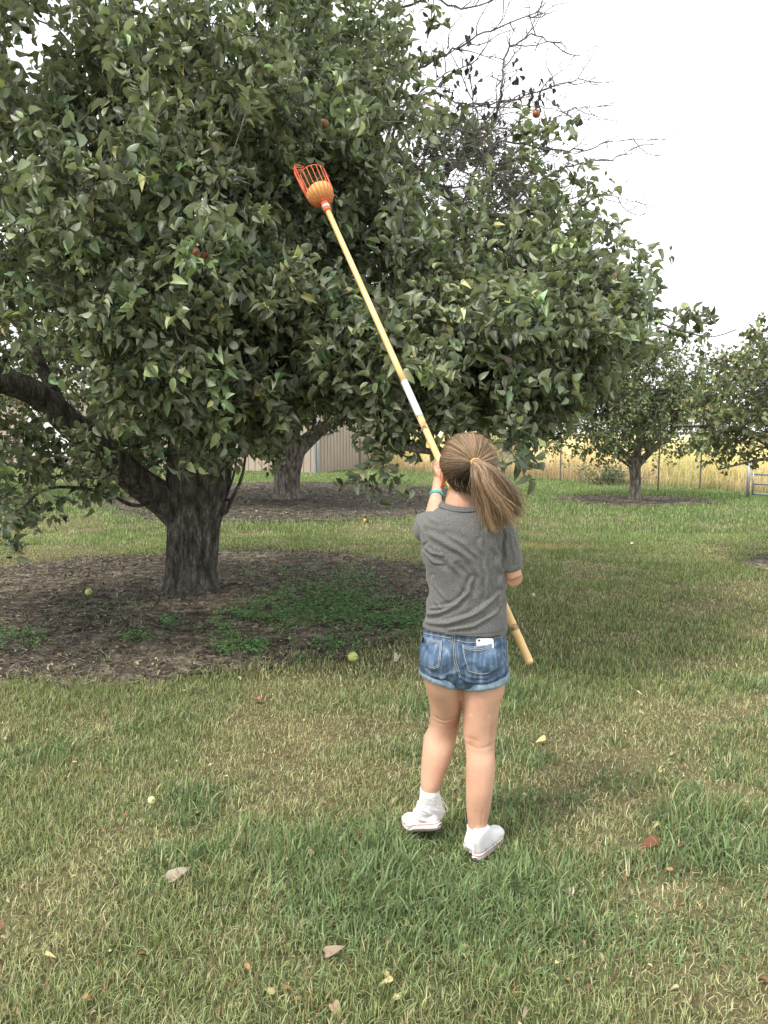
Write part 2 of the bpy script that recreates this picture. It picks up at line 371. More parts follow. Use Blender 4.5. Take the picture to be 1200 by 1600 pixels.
class Tree:
    """skeleton grown from authored limbs out to scattered leaf clusters"""
    def __init__(s, seed): s.rg = np.random.default_rng(seed); s.P = []; s.par = []; s.rad = []; s.fixed = []; s.w = []
    def limb(s, pts, rads, n=None, parent=None, w=1.0):
        L = np.linalg.norm(np.diff(np.array(pts), axis=0), axis=1).sum(); n = n or max(4, int(L / .16))
        A = spline(np.hstack([np.array(pts, float), np.array(rads, float)[:, None]]), n)
        if parent is None and s.P:
            parent = int(np.argmin(np.linalg.norm(np.array(s.P) - A[0, :3], axis=1)))
        ids = []
        for k in range(n):
            s.P.append(A[k, :3]); s.par.append(-1 if parent is None else parent); s.rad.append(max(A[k, 3], .004)); s.fixed.append(True); s.w.append(w)
            parent = len(s.P) - 1; ids.append(parent)
        return ids
    def grow(s, C, center, step=.22, wob=.05, minz=0):
        C = C[np.argsort(np.linalg.norm(C - center, axis=1))]
        P = np.zeros((len(s.P) + len(C) * 12, 3)); n = len(s.P); P[:n] = s.P; W = np.ones(len(P)); W[:n] = s.w
        s.tips = []; s.dirs = []
        for c in C:
            d = np.linalg.norm(P[:n] - c, axis=1) * W[:n]; k = int(np.argmin(d)); a = P[k].copy(); L = np.linalg.norm(c - a)
            m = int(np.clip(L / step, 1, 10)); pk = s.par[k]; t0 = nrm(a - P[pk]) if pk >= 0 else np.array([0, 0, 1.])
            par = k; q = a
            ctrl = a + t0 * L * .35 + np.array([0, 0, .12 * L])
            for j in range(1, m + 1):
                u = j / m; p = (1 - u) ** 2 * a + 2 * u * (1 - u) * ctrl + u * u * c
                if j < m: p = p + s.rg.normal(size=3) * wob * L * .4
                if n >= len(P): break
                P[n] = p; s.par.append(par); s.rad.append(0); s.fixed.append(False); par = n; n += 1; dd = nrm(p - q); q = p
            s.tips.append(q); s.dirs.append(dd)
        s.P = list(P[:n]); s.tips = np.array(s.tips); s.dirs = np.array(s.dirs)
    def radii(s, tip=.0035, ex=2.5, lim=.05):
        n = len(s.P); acc = np.zeros(n); rad = np.array(s.rad)
        for k in range(n - 1, -1, -1):
            if not s.fixed[k]: rad[k] = min(max(tip, acc[k] ** (1 / ex)), lim)
            p = s.par[k]
            if p >= 0: acc[p] += rad[k] ** ex if not s.fixed[k] else 0
        s.R = rad
    def chains(s, fixed):
        n = len(s.P); ch = [[] for _ in range(n)]
        for k in range(n):
            if s.par[k] >= 0: ch[s.par[k]].append(k)
        res = []; main = {}
        for k in range(n):
            if ch[k]: main[k] = max(ch[k], key=lambda c: s.R[c])
        for k in range(n):
            p = s.par[k]
            if s.fixed[k] != fixed: continue
            if p >= 0 and s.fixed[p] == s.fixed[k] and main[p] == k: continue
            c = [p, k] if p >= 0 else [k]; q = k
            while q in main and s.fixed[main[q]] == fixed: q = main[q]; c.append(q)
            if len(c) > 1: res.append(c)
        return res
    def build_wood(s, name, mat, parent, fixed, sides=7, geo=None):
        g = geo or Geo(); P = np.array(s.P)
        for c in s.chains(fixed):
            r = s.R[c].copy(); r[0] = min(r[0], r[1] * 1.25); pts = P[c]
            if len(c) >= 3: A = spline(np.hstack([pts, r[:, None]]), len(c) * 2)
            else: A = np.hstack([pts, r[:, None]])
            sd = 5 if r.max() < .012 else sides
            if r.max() > .06: sd = 16
            V, F_ = tubes(A[None, :, :3], np.maximum(A[None, :, 3], .001), sd); g.add(V, F_)
        return g.build(name, mat, parent) if geo is None else g
def scatter(ells, n, rg, shell=.0, test=None):
    """random points in a union of ellipsoids (cx,cy,cz,rx,ry,rz,weight)"""
    out = []; w = np.array([e[6] for e in ells], float); w /= w.sum()
    while sum(len(o) for o in out) < n:
        k = rg.choice(len(ells), 4 * n, p=w); E = np.array(ells)[k]
        r = (shell + (1 - shell) * rg.random((4 * n, 1))) ** (1 / 3); P = E[:, :3] + rand_dir(4 * n, rg) * r * E[:, 3:6]
        P = P[P[:, 2] > .55]
        if test is not None: P = P[test(P)]
        out.append(P)
    P = np.concatenate(out)[:n * 3]; keep = []
    # thin out clumps a little so that the crown fills evenly but keeps gaps
    rg.shuffle(P); return P[:n]

def rough_trunk(g, rings, seed, sides=96, sub=110, amp=.10):
    """fluted trunk with bark plates; rings (cx,cy,cz,r)"""
    A = spline(np.array(rings, float), sub); th = np.arange(sides) * 2 * math.pi / sides
    c, s_ = np.cos(th)[None], np.sin(th)[None]; z = A[:, 2:3]
    fl = fbm(c * 1.6 + 7 + z * .25, s_ * 1.6 + 7 + z * .2, seed, 2) - .5
    pl = np.abs(fbm(c * 9 + 20 + .5 * z, s_ * 9 + z * 2.0, seed + 5, 5) - .5) * 2.2 - .35
    r = A[:, 3:4] * (1 + amp * 3.2 * fl + amp * 1.3 * pl)
    V = np.stack([A[:, 0:1] + r * c, A[:, 1:2] + r * s_, z + 0 * r], -1); K = sub
    k, i = np.meshgrid(np.arange(K - 1), np.arange(sides), indexing='ij'); j = (i + 1) % sides
    g.add(V.reshape(-1, 3), [np.stack([k * sides + i, (k + 1) * sides + i, (k + 1) * sides + j, k * sides + j], -1).reshape(-1, 4), ((K - 1) * sides + np.arange(sides))[None]])
# ------------------------------------------------------------------ the big apple tree
TB = gr(297, 922)                                     # foot of the trunk
tree = empty('apple_tree', TB)
tag(tree, 'biggest apple tree, thick fluted trunk and bare dead twigs at its top right', 'tree')
Y0 = TB[1]
tg = Geo()
def tr_ring(pl, pr, py, Y=Y0):
    a, b = at(pl, py, Y), at(pr, py, Y); return ((a[0] + b[0]) / 2, Y, a[2], (b[0] - a[0]) / 2)
rings = [tr_ring(232, 362, 936), tr_ring(245, 350, 924), tr_ring(254, 342, 912), tr_ring(259, 338, 895), tr_ring(261, 340, 860), tr_ring(262, 345, 820), tr_ring(262, 352, 790), tr_ring(262, 358, 760), tr_ring(264, 362, 720), tr_ring(268, 366, 680), tr_ring(278, 362, 640), tr_ring(292, 350, 600)]
rough_trunk(tg, rings, 3, sides=200, sub=200, amp=.085)
T = Tree(11)
b0 = tr_ring(262, 358, 740); b1 = tr_ring(270, 362, 660)
T.limb([TB + (0, 0, .3), b0[:3], b1[:3]], [.2, .2, .2], w=2.2)
A_ = lambda x, y, Y: at(x, y, Y)
T.limb([A_(296, 815, Y0), A_(262, 785, Y0 - .1), A_(215, 752, Y0 - .3), A_(160, 705, Y0 - .6), A_(110, 662, Y0 - .9), A_(50, 612, Y0 - 1.2), A_(-40, 585, Y0 - 1.4), A_(-190, 560, Y0 - 1.3), A_(-330, 500, Y0 - 1)], [.2, .175, .15, .14, .125, .11, .10, .07, .03])
T.limb([A_(110, 662, Y0 - .9), A_(60, 560, Y0 - .6), A_(20, 430, Y0 - .2), A_(-60, 300, Y0)], [.06, .05, .04, .02])
T.limb([A_(300, 700, Y0), A_(270, 600, Y0 - .2), A_(215, 480, Y0 - .5), A_(130, 370, Y0 - .8), A_(40, 335, Y0 - 1), A_(-100, 300, Y0 - 1.2)], [.17, .13, .11, .09, .07, .03])
T.limb([A_(215, 480, Y0 - .5), A_(240, 300, Y0 - .3), A_(210, 120, Y0), A_(190, -60, Y0 + .3), A_(170, -250, Y0 + .4)], [.1, .085, .07, .055, .03])
T.limb([A_(320, 690, Y0), A_(330, 560, Y0 + .1), A_(350, 420, Y0 + .1), A_(400, 260, Y0), A_(470, 120, Y0), A_(520, -60, Y0), A_(540, -300, Y0)], [.18, .14, .12, .10, .08, .06, .03])
T.limb([A_(335, 660, Y0), A_(390, 520, Y0 - .3), A_(450, 420, Y0 - .6), A_(520, 375, Y0 - .9), A_(600, 372, Y0 - 1.2), A_(690, 400, Y0 - 1.5), A_(790, 430, Y0 - 1.8), A_(900, 500, Y0 - 2.0)], [.16, .12, .10, .085, .07, .05, .035, .015])
T.limb([A_(350, 480, Y0 + .1), A_(430, 350, Y0 - .2), A_(510, 312, Y0 - .4), A_(560, 322, Y0 - .6), A_(610, 345, Y0 - .8), A_(690, 420, Y0 - 1)], [.1, .085, .065, .058, .05, .03])
T.limb([A_(400, 260, Y0), A_(500, 235, Y0 - .2), A_(600, 232, Y0 - .5), A_(642, 261, Y0 - .7), A_(678, 289, Y0 - .9), A_(720, 321, Y0 - 1.1), A_(779, 380, Y0 - 1.4), A_(850, 440, Y0 - 1.6), A_(925, 480, Y0 - 1.7)], [.09, .07, .055, .045, .04, .036, .028, .02, .01])
T.limb([A_(680, 395, Y0 - 1.4), A_(724, 357, Y0 - 1.5), A_(756, 339, Y0 - 1.6), A_(800, 341, Y0 - 1.7), A_(850, 390, Y0 - 1.8)], [.03, .026, .022, .018, .01])
T.limb([A_(320, 640, Y0 - .1), A_(310, 520, Y0 - .9), A_(300, 430, Y0 - 1.6), A_(310, 420, Y0 - 2.2), A_(340, 470, Y0 - 2.7)], [.12, .09, .07, .05, .02])
T.limb([A_(345, 640, Y0), A_(420, 600, Y0 - .8), A_(480, 570, Y0 - 1.6), A_(530, 570, Y0 - 2.2), A_(570, 615, Y0 - 2.7), A_(590, 655, Y0 - 2.95), A_(618, 692, Y0 - 3.1), A_(690, 706, Y0 - 3.2), A_(760, 690, Y0 - 3.3)], [.1, .075, .06, .048, .04, .034, .026, .016, .008])
T.limb([A_(530, 570, Y0 - 2.2), A_(640, 560, Y0 - 2.5), A_(740, 590, Y0 - 2.8), A_(820, 640, Y0 - 3.0), A_(870, 660, Y0 - 3.1)], [.045, .035, .025, .016, .008])
T.limb([A_(800, 600, Y0 - 2.6), A_(890, 638, Y0 - 2.4), A_(930, 615, Y0 - 2.3), A_(965, 578, Y0 - 2.2)], [.016, .013, .01, .005])
T.limb([A_(245, 782, Y0 - .2), A_(210, 790, Y0 - .8), A_(170, 772, Y0 - 1.3), A_(120, 762, Y0 - 1.8), A_(70, 765, Y0 - 2.2), A_(35, 795, Y0 - 2.5), A_(5, 830, Y0 - 2.6)], [.02, .018, .016, .013, .01, .007, .004])
T.limb([A_(230, 765, Y0 - .3), A_(190, 752, Y0 - .9), A_(158, 735, Y0 - 1.3), A_(100, 742, Y0 - 1.6), A_(30, 755, Y0 - 1.8)], [.018, .015, .012, .009, .005])
T.limb([A_(346, 806, Y0), A_(362, 780, Y0 - .05), A_(378, 745, Y0 - .1), A_(384, 710, Y0 - .1), A_(392, 670, Y0 - .1)], [.022, .019, .015, .012, .006])
T.limb([A_(352, 780, Y0), A_(366, 740, Y0), A_(372, 700, Y0 - .1), A_(380, 655, Y0 - .2)], [.014, .011, .009, .005])
T.limb([A_(130, 370, Y0 - .8), A_(170, 345, Y0 - 1.5), A_(230, 318, Y0 - 2.1), A_(290, 315, Y0 - 2.5), A_(345, 345, Y0 - 2.8)], [.04, .032, .024, .016, .008])
T.limb([A_(390, 140, Y0 - .4), A_(430, 85, Y0 - 1), A_(470, 92, Y0 - 1.3), A_(515, 105, Y0 - 1.5), A_(560, 150, Y0 - 1.8)], [.035, .026, .022, .018, .01])
T.limb([A_(450, 430, Y0 - 1.2), A_(490, 455, Y0 - 2.2), A_(525, 480, Y0 - 2.6), A_(548, 530, Y0 - 2.8)], [.022, .017, .012, .006])
T.limb([A_(900, 480, Y0 - 1.8), A_(958, 468, Y0 - 2), A_(1000, 490, Y0 - 2.1), A_(1050, 512, Y0 - 2.2), A_(1105, 527, Y0 - 2.2), A_(1150, 515, Y0 - 2.2)], [.014, .011, .008, .006, .004, .002])
T.limb([A_(910, 430, Y0 - 1.7), A_(970, 428, Y0 - 1.8), A_(1020, 424, Y0 - 1.9)], [.008, .006, .003])
# crown volume: ellipsoids round the limbs, shaped by the open side at the upper right
PA_ = np.array([0, 0, H]) + ray(511.5, 328) * 4.3; PB_ = np.array([0, 0, H]) + ray(827, 1033) * 3.17      # the picker's pole
LIMBLINE = [(262, 785), (215, 752), (160, 705), (110, 662), (50, 612), (-40, 585)]
ELL = [(-.1, 7.0, 5.0, .85, 1.2, 1.3, .9), (-2.3, 7.2, 4.3, 2.9, 3.0, 2.5, 5), (-2.6, 5.9, 3.2, 2.4, 1.9, 1.7, 4), (-1.0, 5.5, 2.9, 1.6, 1.4, 1.3, 2.4), (.4, 6.3, 2.5, 1.9, 1.6, .95, 3.4), (.2, 6.4, 3.4, 1.2, 1.3, .9, 1.4), (1.5, 5.9, 2.1, .95, 1.0, .55, 1.2),
       (.55, 5.0, 2.0, .95, .7, .42, 1.3), (-1.1, 5.2, 2.1, .9, .8, .5, 1.2), (-3.0, 5.9, 1.7, 1.1, .9, .5, 1.2), (-1.2, 9.0, 3.6, 2.8, 2.0, 1.9, 2.0), (-4.6, 7.6, 3.6, 1.8, 2.4, 2.0, 1.8), (0.3, 8.2, 2.9, 1.8, 1.5, .9, 1)]
SIL = [(-1500, -1400), (560, -1400), (600, -200), (640, -20), (632, 60), (618, 130), (640, 175), (700, 195), (760, 222), (835, 215), (845, 300), (900, 385), (950, 430), (985, 490), (980, 530), (925, 565), (880, 610), (845, 655), (830, 690), (790, 700), (720, 690), (680, 668), (640, 655), (600, 668), (575, 645), (545, 628), (500, 622), (440, 640), (425, 690), (372, 700), (340, 668), (270, 665), (262, 700), (240, 735), (150, 740), (110, 725), (30, 715), (-60, 790), (-400, 830), (-1500, 900)]
SPARSE = [(620, 200), (780, 215), (800, 330), (700, 390), (600, 350)]
def crown_test(P):
    x, y = proj(P); ok = inside_poly(x, y, SIL); ok &= ~(inside_poly(x, y, SPARSE) & (T.rg.random(len(x)) < .45))
    ok &= ~((x < 90) & (y > 640) & (T.rg.random(len(x)) < .5))
    ld, _ = seg_dist(x, y, LIMBLINE); ok &= ~((ld < 66) & (P[:, 1] < Y0 - .5) & ((x < 140) | (T.rg.random(len(x)) < .75)))
    for (hx, hy, hr) in ((50, 75, 38), (10, 250, 30), (488, 165, 18), (5, 360, 28), (80, 385, 16), (690, 330, 16), (300, 20, 14), (215, 25, 14), (140, 150, 14), (540, 340, 16)):
        ok &= ~((np.hypot(x - hx, y - hy) < hr) & (T.rg.random(len(x)) < .93))
    cl = fbm(P[:, 0] * 1.7 + P[:, 2], P[:, 1] * 1.5 + P[:, 2] * 1.6, 91, 3); c2 = noise(P[:, 0] * 3.1 + P[:, 2] * 2.2, P[:, 1] * 3 - P[:, 2] * 2.9, 93); ok &= (cl > .43) & (c2 > .36)
    ok &= P[:, 1] > 4.1
    # the picker was pushed into a gap: nothing grows through pole or basket
    a_, b_ = PA_, PB_; t = np.clip((P - b_) @ (a_ - b_) / ((a_ - b_) @ (a_ - b_)), 0, 1.2); q = b_ + t[:, None] * (a_ - b_)
    qx, qy = proj(q); near = np.linalg.norm(P - q, axis=1) < .36; infront = (np.hypot(x - qx, y - qy) < 95) & (P[:, 1] < q[:, 1] + .12)
    bc = a_ + nrm(a_ - b_) * .18; bx, by = proj(bc); ok &= ~((np.linalg.norm(P - bc, axis=1) < .5) | ((np.hypot(x - bx[0], y - by[0]) < 130) & (P[:, 1] < bc[1] + .3)))
    ok &= ~(near | infront)
    return ok
NC = 3500
C = scatter(ELL, NC, T.rg, shell=.15, test=crown_test)
extra = [A_(*q) for q in ((862, 222, 6.6), (868, 268, 6.5), (905, 330, 6.3), (882, 300, 6.4), (930, 372, 6.2), (965, 395, 6.1), (990, 432, 6.0), (1018, 470, 5.9), (1030, 520, 5.8), (668, 60, 7), (655, 110, 7), (672, 165, 7), (645, 20, 7), (30, 790, 5.5), (10, 825, 5.4), (5, 840, 5.4), (22, 810, 5.45), (45, 780, 5.6), (75, 775, 5.7), (120, 765, 6), (60, 765, 5.7), (95, 745, 6), (140, 760, 6.2), (0, 770, 5.4), (45, 735, 6), (110, 700, 6.2), (170, 745, 6.6), (20, 700, 5.8), (85, 690, 6), (585, 700, 4.85), (600, 722, 4.8), (596, 738, 4.85), (578, 722, 4.9), (607, 700, 4.8), (625, 690, 4.8), (700, 700, 4.7), (760, 690, 4.6), (800, 693, 4.6), (790, 700, 4.7), (664, 690, 4.75), (640, 660, 4.8), (870, 655, 4.9), (840, 660, 4.9), (1000, 485, 5.8), (1012, 422, 6), (1050, 505, 5.8), (1108, 520, 5.7), (310, 655, 5.3), (345, 650, 5.2), (330, 640, 5.2), (300, 670, 5.4), (385, 640, 5.3), (420, 625, 5.3), (322, 404, 4.05), (330, 392, 4.1), (312, 412, 4.05), (295, 405, 4.1), (390, 655, 7.6), (384, 700, 7.8))]
rgx = np.random.default_rng(17)
for (x0, x1, y0, y1, Y1, Y2_, n_) in ((125, 262, 645, 738, 7.3, 9.6, 60), (350, 425, 655, 700, 7.6, 9.5, 26), (-30, 115, 655, 765, 5.4, 6.6, 16), (300, 420, 640, 690, 5.2, 6.5, 8)):
    for _ in range(n_):
        qx, qy = rgx.uniform(x0, x1), rgx.uniform(y0, y1)
        if seg_dist(np.array([qx]), np.array([qy]), LIMBLINE)[0][0] > 45 or Y1 > 7: extra.append(A_(qx, qy, rgx.uniform(Y1, Y2_)))
T.grow(np.vstack([C, np.array(extra)]), TB)
T.radii(tip=.0028, ex=2.35, lim=.035)
T.build_wood('trunk', m_bark, tree, True, sides=10, geo=tg)
tg.build('trunk', m_bark, tree)
T.build_wood('branches', m_branch, tree, False, sides=6)
tw, lf = spray(T.tips, T.dirs, per=4, nl=9, seed=5, base=(.112, .140, .078), L=(.042, .090), tl=(.10, .30), wid=.86, vary=.40, droop=.12, sag=.08)
gt = Geo(); gt.add(*tw); gl = Geo(); gl.add(*lf)
# leaves on the inner branches as well
PP = np.array(T.P); RR = T.R; k = np.where((RR < .012) & (~np.array(T.fixed)))[0]; k = k[crown_test(PP[k])] if len(k) else k
k = T.rg.choice(k, min(len(k), 1600), replace=False)
tw, lf = spray(PP[k], rand_dir(len(k), T.rg), per=1, nl=6, seed=6, base=(.10, .128, .070), L=(.04, .085), tl=(.06, .16), wid=.84, vary=.3); gt.add(*tw); gl.add(*lf)
gt.build('twigs', m_branch, tree)
gl.build('crown', m_leaf, tree, colr=True)

# dead wood at the upper right, with hanging withered leaves
dead = [(7.0, [(600, 232), (632, 121), (660, 105), (706, 78), (752, 53), (825, 27), (866, 18)], .014), (7.0, [(600, 232), (642, 160), (687, 121), (733, 101)], .012), (7.0, [(678, 289), (752, 220), (775, 183), (784, 137), (788, 92), (816, 62), (843, 57), (887, 82)], .016),
        (6.9, [(620, 170), (642, 160), (678, 147), (729, 163), (779, 160), (843, 142), (898, 126), (940, 135)], .011), (6.9, [(678, 289), (720, 245), (733, 229), (760, 190), (806, 151), (843, 142)], .012), (6.9, [(729, 163), (779, 168), (834, 166), (871, 172), (885, 176)], .006),
        (6.7, [(779, 262), (825, 220), (871, 183), (898, 170), (953, 165)], .008), (6.6, [(720, 321), (770, 225), (862, 234), (917, 234), (962, 220), (1024, 220)], .010), (6.6, [(779, 330), (866, 270), (917, 252), (962, 247), (995, 229)], .010), (6.5, [(800, 341), (850, 330), (880, 316), (917, 305), (962, 307), (995, 318)], .009),
        (6.4, [(870, 400), (925, 362), (950, 355), (976, 351)], .005), (7.0, [(560, 60), (655, 0), (720, 11), (775, 0), (800, -20)], .012), (7.0, [(560, 40), (610, -10), (690, -40), (790, -30)], .012), (6.2, [(960, 465), (1000, 442), (1048, 452)], .004), (7.0, [(720, 245), (740, 170), (700, 60), (745, 0)], .007), (6.9, [(752, 220), (737, 140), (735, 110), (760, 70), (775, 10), (770, -30)], .006),
        (6.8, [(642, 261), (700, 250), (770, 232), (860, 240)], .010), (6.8, [(642, 261), (690, 210), (730, 190), (790, 200), (820, 190)], .008), (6.7, [(678, 289), (740, 290), (800, 270), (850, 245)], .009), (6.7, [(700, 300), (740, 330), (790, 310), (830, 300)], .008)]
rg = np.random.default_rng(44); dg = Geo(); dl = Geo(); dpts = []
def twigline(a, d, L, r, lvl):
    K = 6; P = [a]; dd = nrm(d)
    for _ in range(K - 1):
        dd = nrm(dd + rg.normal(size=3) * .22 + np.array([.05, 0, .03])); P.append(P[-1] + dd * L / (K - 1))
    P = np.array(P); V, F_ = tubes(P[None], np.linspace(r, r * .35, K)[None], 4, cap=False); dg.add(V, F_); dpts.append(P[-1]); dpts.append(P[3])
    if lvl > 0:
        for _ in range(rg.integers(1, 4)): j = rg.integers(1, K - 1); twigline(P[j], dd + rg.normal(size=3) * .6, L * rg.uniform(.35, .6), r * .6, lvl - 1)
for Yd, pts, r in dead:
    yy = Yd + rg.normal(size=len(pts)) * .08; P = np.array([at(x, y, q) for (x, y), q in zip(pts, yy)]); n = len(P) * 5
    A = spline(P, n); A += rg.normal(size=A.shape) * .007; dg.add(*tubes(A[None], np.linspace(r, r * .22, n)[None], 6))
    for j in range(4, n - 1, 2):
        if rg.random() < .95: twigline(A[j], nrm(A[j + 1] - A[j]) + rg.normal(size=3) * .65, rg.uniform(.12, .55), r * .3 + .0015, 1)
for _ in range(190):        # tangle of dead twigs inside the gap
    a = at(rg.uniform(620, 800), rg.uniform(195, 340), rg.uniform(5.6, 7.0)); twigline(a, rand_dir(1, rg)[0] + np.array([.4, 0, .1]), rg.uniform(.2, .6), .004, 1)
dg.build('dead_branches', m_twig, tree)
spots = [(715, 35), (735, 90), (700, 105), (742, 88), (820, 115), (812, 125), (828, 130), (848, 140), (706, 155), (712, 162), (700, 150), (760, 175), (764, 170), (845, 172), (873, 190), (876, 185), (840, 135), (780, 215), (770, 225), (755, 235), (730, 210), (740, 200), (720, 130), (865, 148), (690, 240), (700, 260), (740, 250), (770, 250), (715, 290), (760, 280), (900, 345), (915, 350), (865, 205), (725, 225), (650, 100), (655, 95)]
B = []
for (x, y) in spots:
    c = at(x, y, rg.uniform(6.6, 7.0)); q = np.array(dpts); d = np.linalg.norm(q - c, axis=1); near = q[np.argsort(d)[:8]]; B += [near[i] + rg.normal(size=3) * .02 for i in rg.integers(0, 8, 6)]
B = np.array(B); n = len(B); D = nrm(np.array([0, 0, -1.]) + rg.normal(size=(n, 3)) * .3)
V, F_, Cc = leaf_batch(B, D, rand_dir(n, rg), rg.uniform(.035, .065, n), rg.uniform(-.4, .5, n), rg.uniform(1.2, 2.2, n), np.array([.05, .042, .04]) * rg.uniform(.5, 1.6, (n, 1)), wid=.38)
dl.add(V, F_, Cc); dl.build('withered_leaves', m_dead, tree, colr=True)

# ------------------------------------------------------------------ the other trees
def plain_tree(label, base, rings, limbs, ells, n, seed, leafL, base_col=(.062, .088, .038), test=None, per=3, nl=7, cat='tree', name='apple_tree', group=None, tip=.004, wid=1.1, tl=(.15, .35), yellow=.01, amp=.08):
    t = empty(name, base); tag(t, label, cat, group); g = Geo()
    rough_trunk(g, rings, seed, sides=48, sub=50, amp=amp); T2 = Tree(seed)
    T2.limb([base, rings[-1][:3]], [rings[0][3] * .6, rings[-1][3] * .7], w=2)
    for p, r in limbs: T2.limb(p, r)
    T2.grow(scatter(ells, n, T2.rg, shell=.1, test=test), np.array(base), step=.35); T2.radii(tip=tip, lim=.05)
    T2.build_wood('trunk', m_bark2, t, True, geo=g); g.build('trunk', m_bark2, t); T2.build_wood('branches', m_branch, t, False, sides=5)
    tw, lf = spray(T2.tips, T2.dirs, per=per, nl=nl, seed=seed, L=leafL, tl=tl, simple=True, base=base_col, tr=.003, wid=wid, yellow=yellow)
    g = Geo(); g.add(*tw); g.build('twigs', m_branch, t); g = Geo(); g.add(*lf); g.build('crown', m_far_leaf, t, colr=True)
    return t
b = gr(445, 780); Y2 = b[1]
def holes(P, cx, cy, s, seed):
    return fbm(P[:, 0] * s + cx, P[:, 2] * s + P[:, 1] * .5 * s + cy, seed, 3) > .43
plain_tree('apple tree with short thick forked trunk between the big tree and metal shed', b, [tr_ring(420, 478, 784, Y2), tr_ring(427, 470, 772, Y2), tr_ring(428, 468, 750, Y2), tr_ring(425, 472, 725, Y2), tr_ring(422, 478, 700, Y2), tr_ring(426, 476, 680, Y2)],
    [([A_(440, 700, Y2), A_(420, 660, Y2), A_(390, 620, Y2 - .3), A_(330, 560, Y2 - .5)], [.22, .17, .13, .07]), ([A_(462, 705, Y2), A_(490, 680, Y2), A_(512, 664, Y2 - .1), A_(545, 645, Y2 - .3), A_(600, 600, Y2 - .5)], [.2, .16, .13, .11, .06]), ([A_(455, 690, Y2), A_(460, 620, Y2), A_(470, 520, Y2), A_(450, 420, Y2)], [.2, .16, .12, .06])],
    [(b[0], Y2, 3.7, 3.9, 3.7, 2.1, 1), (b[0] + .4, Y2 - 1.8, 2.5, 3.0, 1.6, .75, .5), (b[0] - 1.6, Y2 - .5, 2.9, 2.3, 2.2, .9, .4)], 1500, 21, (.08, .13), test=lambda P: (P[:, 2] > 1.75) & (proj(P)[1] < 668 + 26 * (proj(P)[0] < 425)) & (proj(P)[0] < 720), base_col=(.07, .092, .042))
b = gr(992, 781); Y3 = b[1]
plain_tree('small round apple tree with a slim straight trunk, in front of the golden field', b, [(b[0], Y3, 0, .16), (b[0], Y3, .12, .125), (b[0] + .01, Y3, .4, .12), (b[0] - .02, Y3, .72, .13), (b[0], Y3, .95, .15)],
    [([b + (0, 0, .7), b + (-.3, 0, 1.05), b + (-.9, .1, 1.5), b + (-1.5, .2, 1.8)], [.09, .07, .045, .02]), ([b + (0, 0, .75), b + (.3, -.1, 1.1), b + (.9, 0, 1.6), b + (1.4, 0, 2.2)], [.09, .07, .05, .02]), ([b + (0, 0, .8), b + (.05, 0, 1.5), b + (-.1, 0, 2.5), b + (0, 0, 3.3)], [.09, .07, .045, .02]), ([b + (0, 0, .65), b + (-.5, -.3, .95), b + (-1, -.5, 1.2)], [.04, .03, .015])],
    [(b[0] - .2, Y3, 1.75, 2.1, 1.9, .85, 1), (b[0] - .1, Y3, 2.5, 1.5, 1.5, .95, .9), (b[0] + .9, Y3, 2.6, .7, .7, 1.0, .25), (b[0] - .4, Y3, 3.0, .5, .5, .9, .15)], 900, 31, (.06, .1), test=lambda P: (P[:, 2] > 1.0) & holes(P, 3, 5, 1.8, 51), base_col=(.10, .13, .062), per=3, nl=8, tl=(.15, .4))
b = gr(1290, 884); Y4 = b[1]
plain_tree('apple tree with loose drooping branches at the right edge, trunk out of the frame', b, [(b[0], Y4, 0, .2), (b[0], Y4, .2, .15), (b[0], Y4, .6, .14), (b[0], Y4, .95, .15)],
    [([b + (0, 0, .8), b + (-.5, 0, 1.3), b + (-1.1, .1, 1.6), b + (-1.8, .1, 1.65)], [.1, .06, .035, .012]), ([b + (0, 0, .85), b + (.3, 0, 1.6), b + (1, .3, 2.2)], [.1, .07, .03]), ([b + (0, 0, .9), b + (-.3, 0, 1.7), b + (-.6, 0, 2.2), b + (-.8, 0, 2.5)], [.09, .05, .02, .006]), ([b + (-.5, 0, 1.3), b + (-1.0, -.2, 1.25), b + (-1.4, -.2, 1.15)], [.03, .018, .008])],
    [(b[0] - .2, Y4, 2.0, 1.7, 1.6, .75, 1), (b[0] - 1.0, Y4, 1.85, .85, .9, .65, .5), (b[0] + .1, Y4, 2.5, 1.2, 1.2, .6, .4)], 560, 41, (.055, .085), test=lambda P: (P[:, 2] > 1.1) & holes(P, 9, 1, 2.2, 61), base_col=(.16, .185, .095), per=2, nl=8, tl=(.12, .3), yellow=.03)
b = np.array([-10.2, 18.5, 0.])
plain_tree('apple tree beyond the left edge, its lighter green crown seen behind the big tree', b, [(b[0], b[1], 0, .36), (b[0], b[1], .3, .28), (b[0], b[1], 1, .26), (b[0], b[1], 1.5, .28)],
    [([b + (0, 0, 1.3), b + (-1, 0, 2.2), b + (-2, 0, 3)], [.15, .1, .05]), ([b + (0, 0, 1.4), b + (1, 0, 2.2), b + (2.2, 0, 3)], [.15, .1, .05])],
    [(b[0] + .2, b[1], 3.3, 3.9, 3, 1.7, 1)], 800, 51, (.09, .13), base_col=(.10, .13, .05), test=lambda P: P[:, 2] > 1.7, yellow=.03)
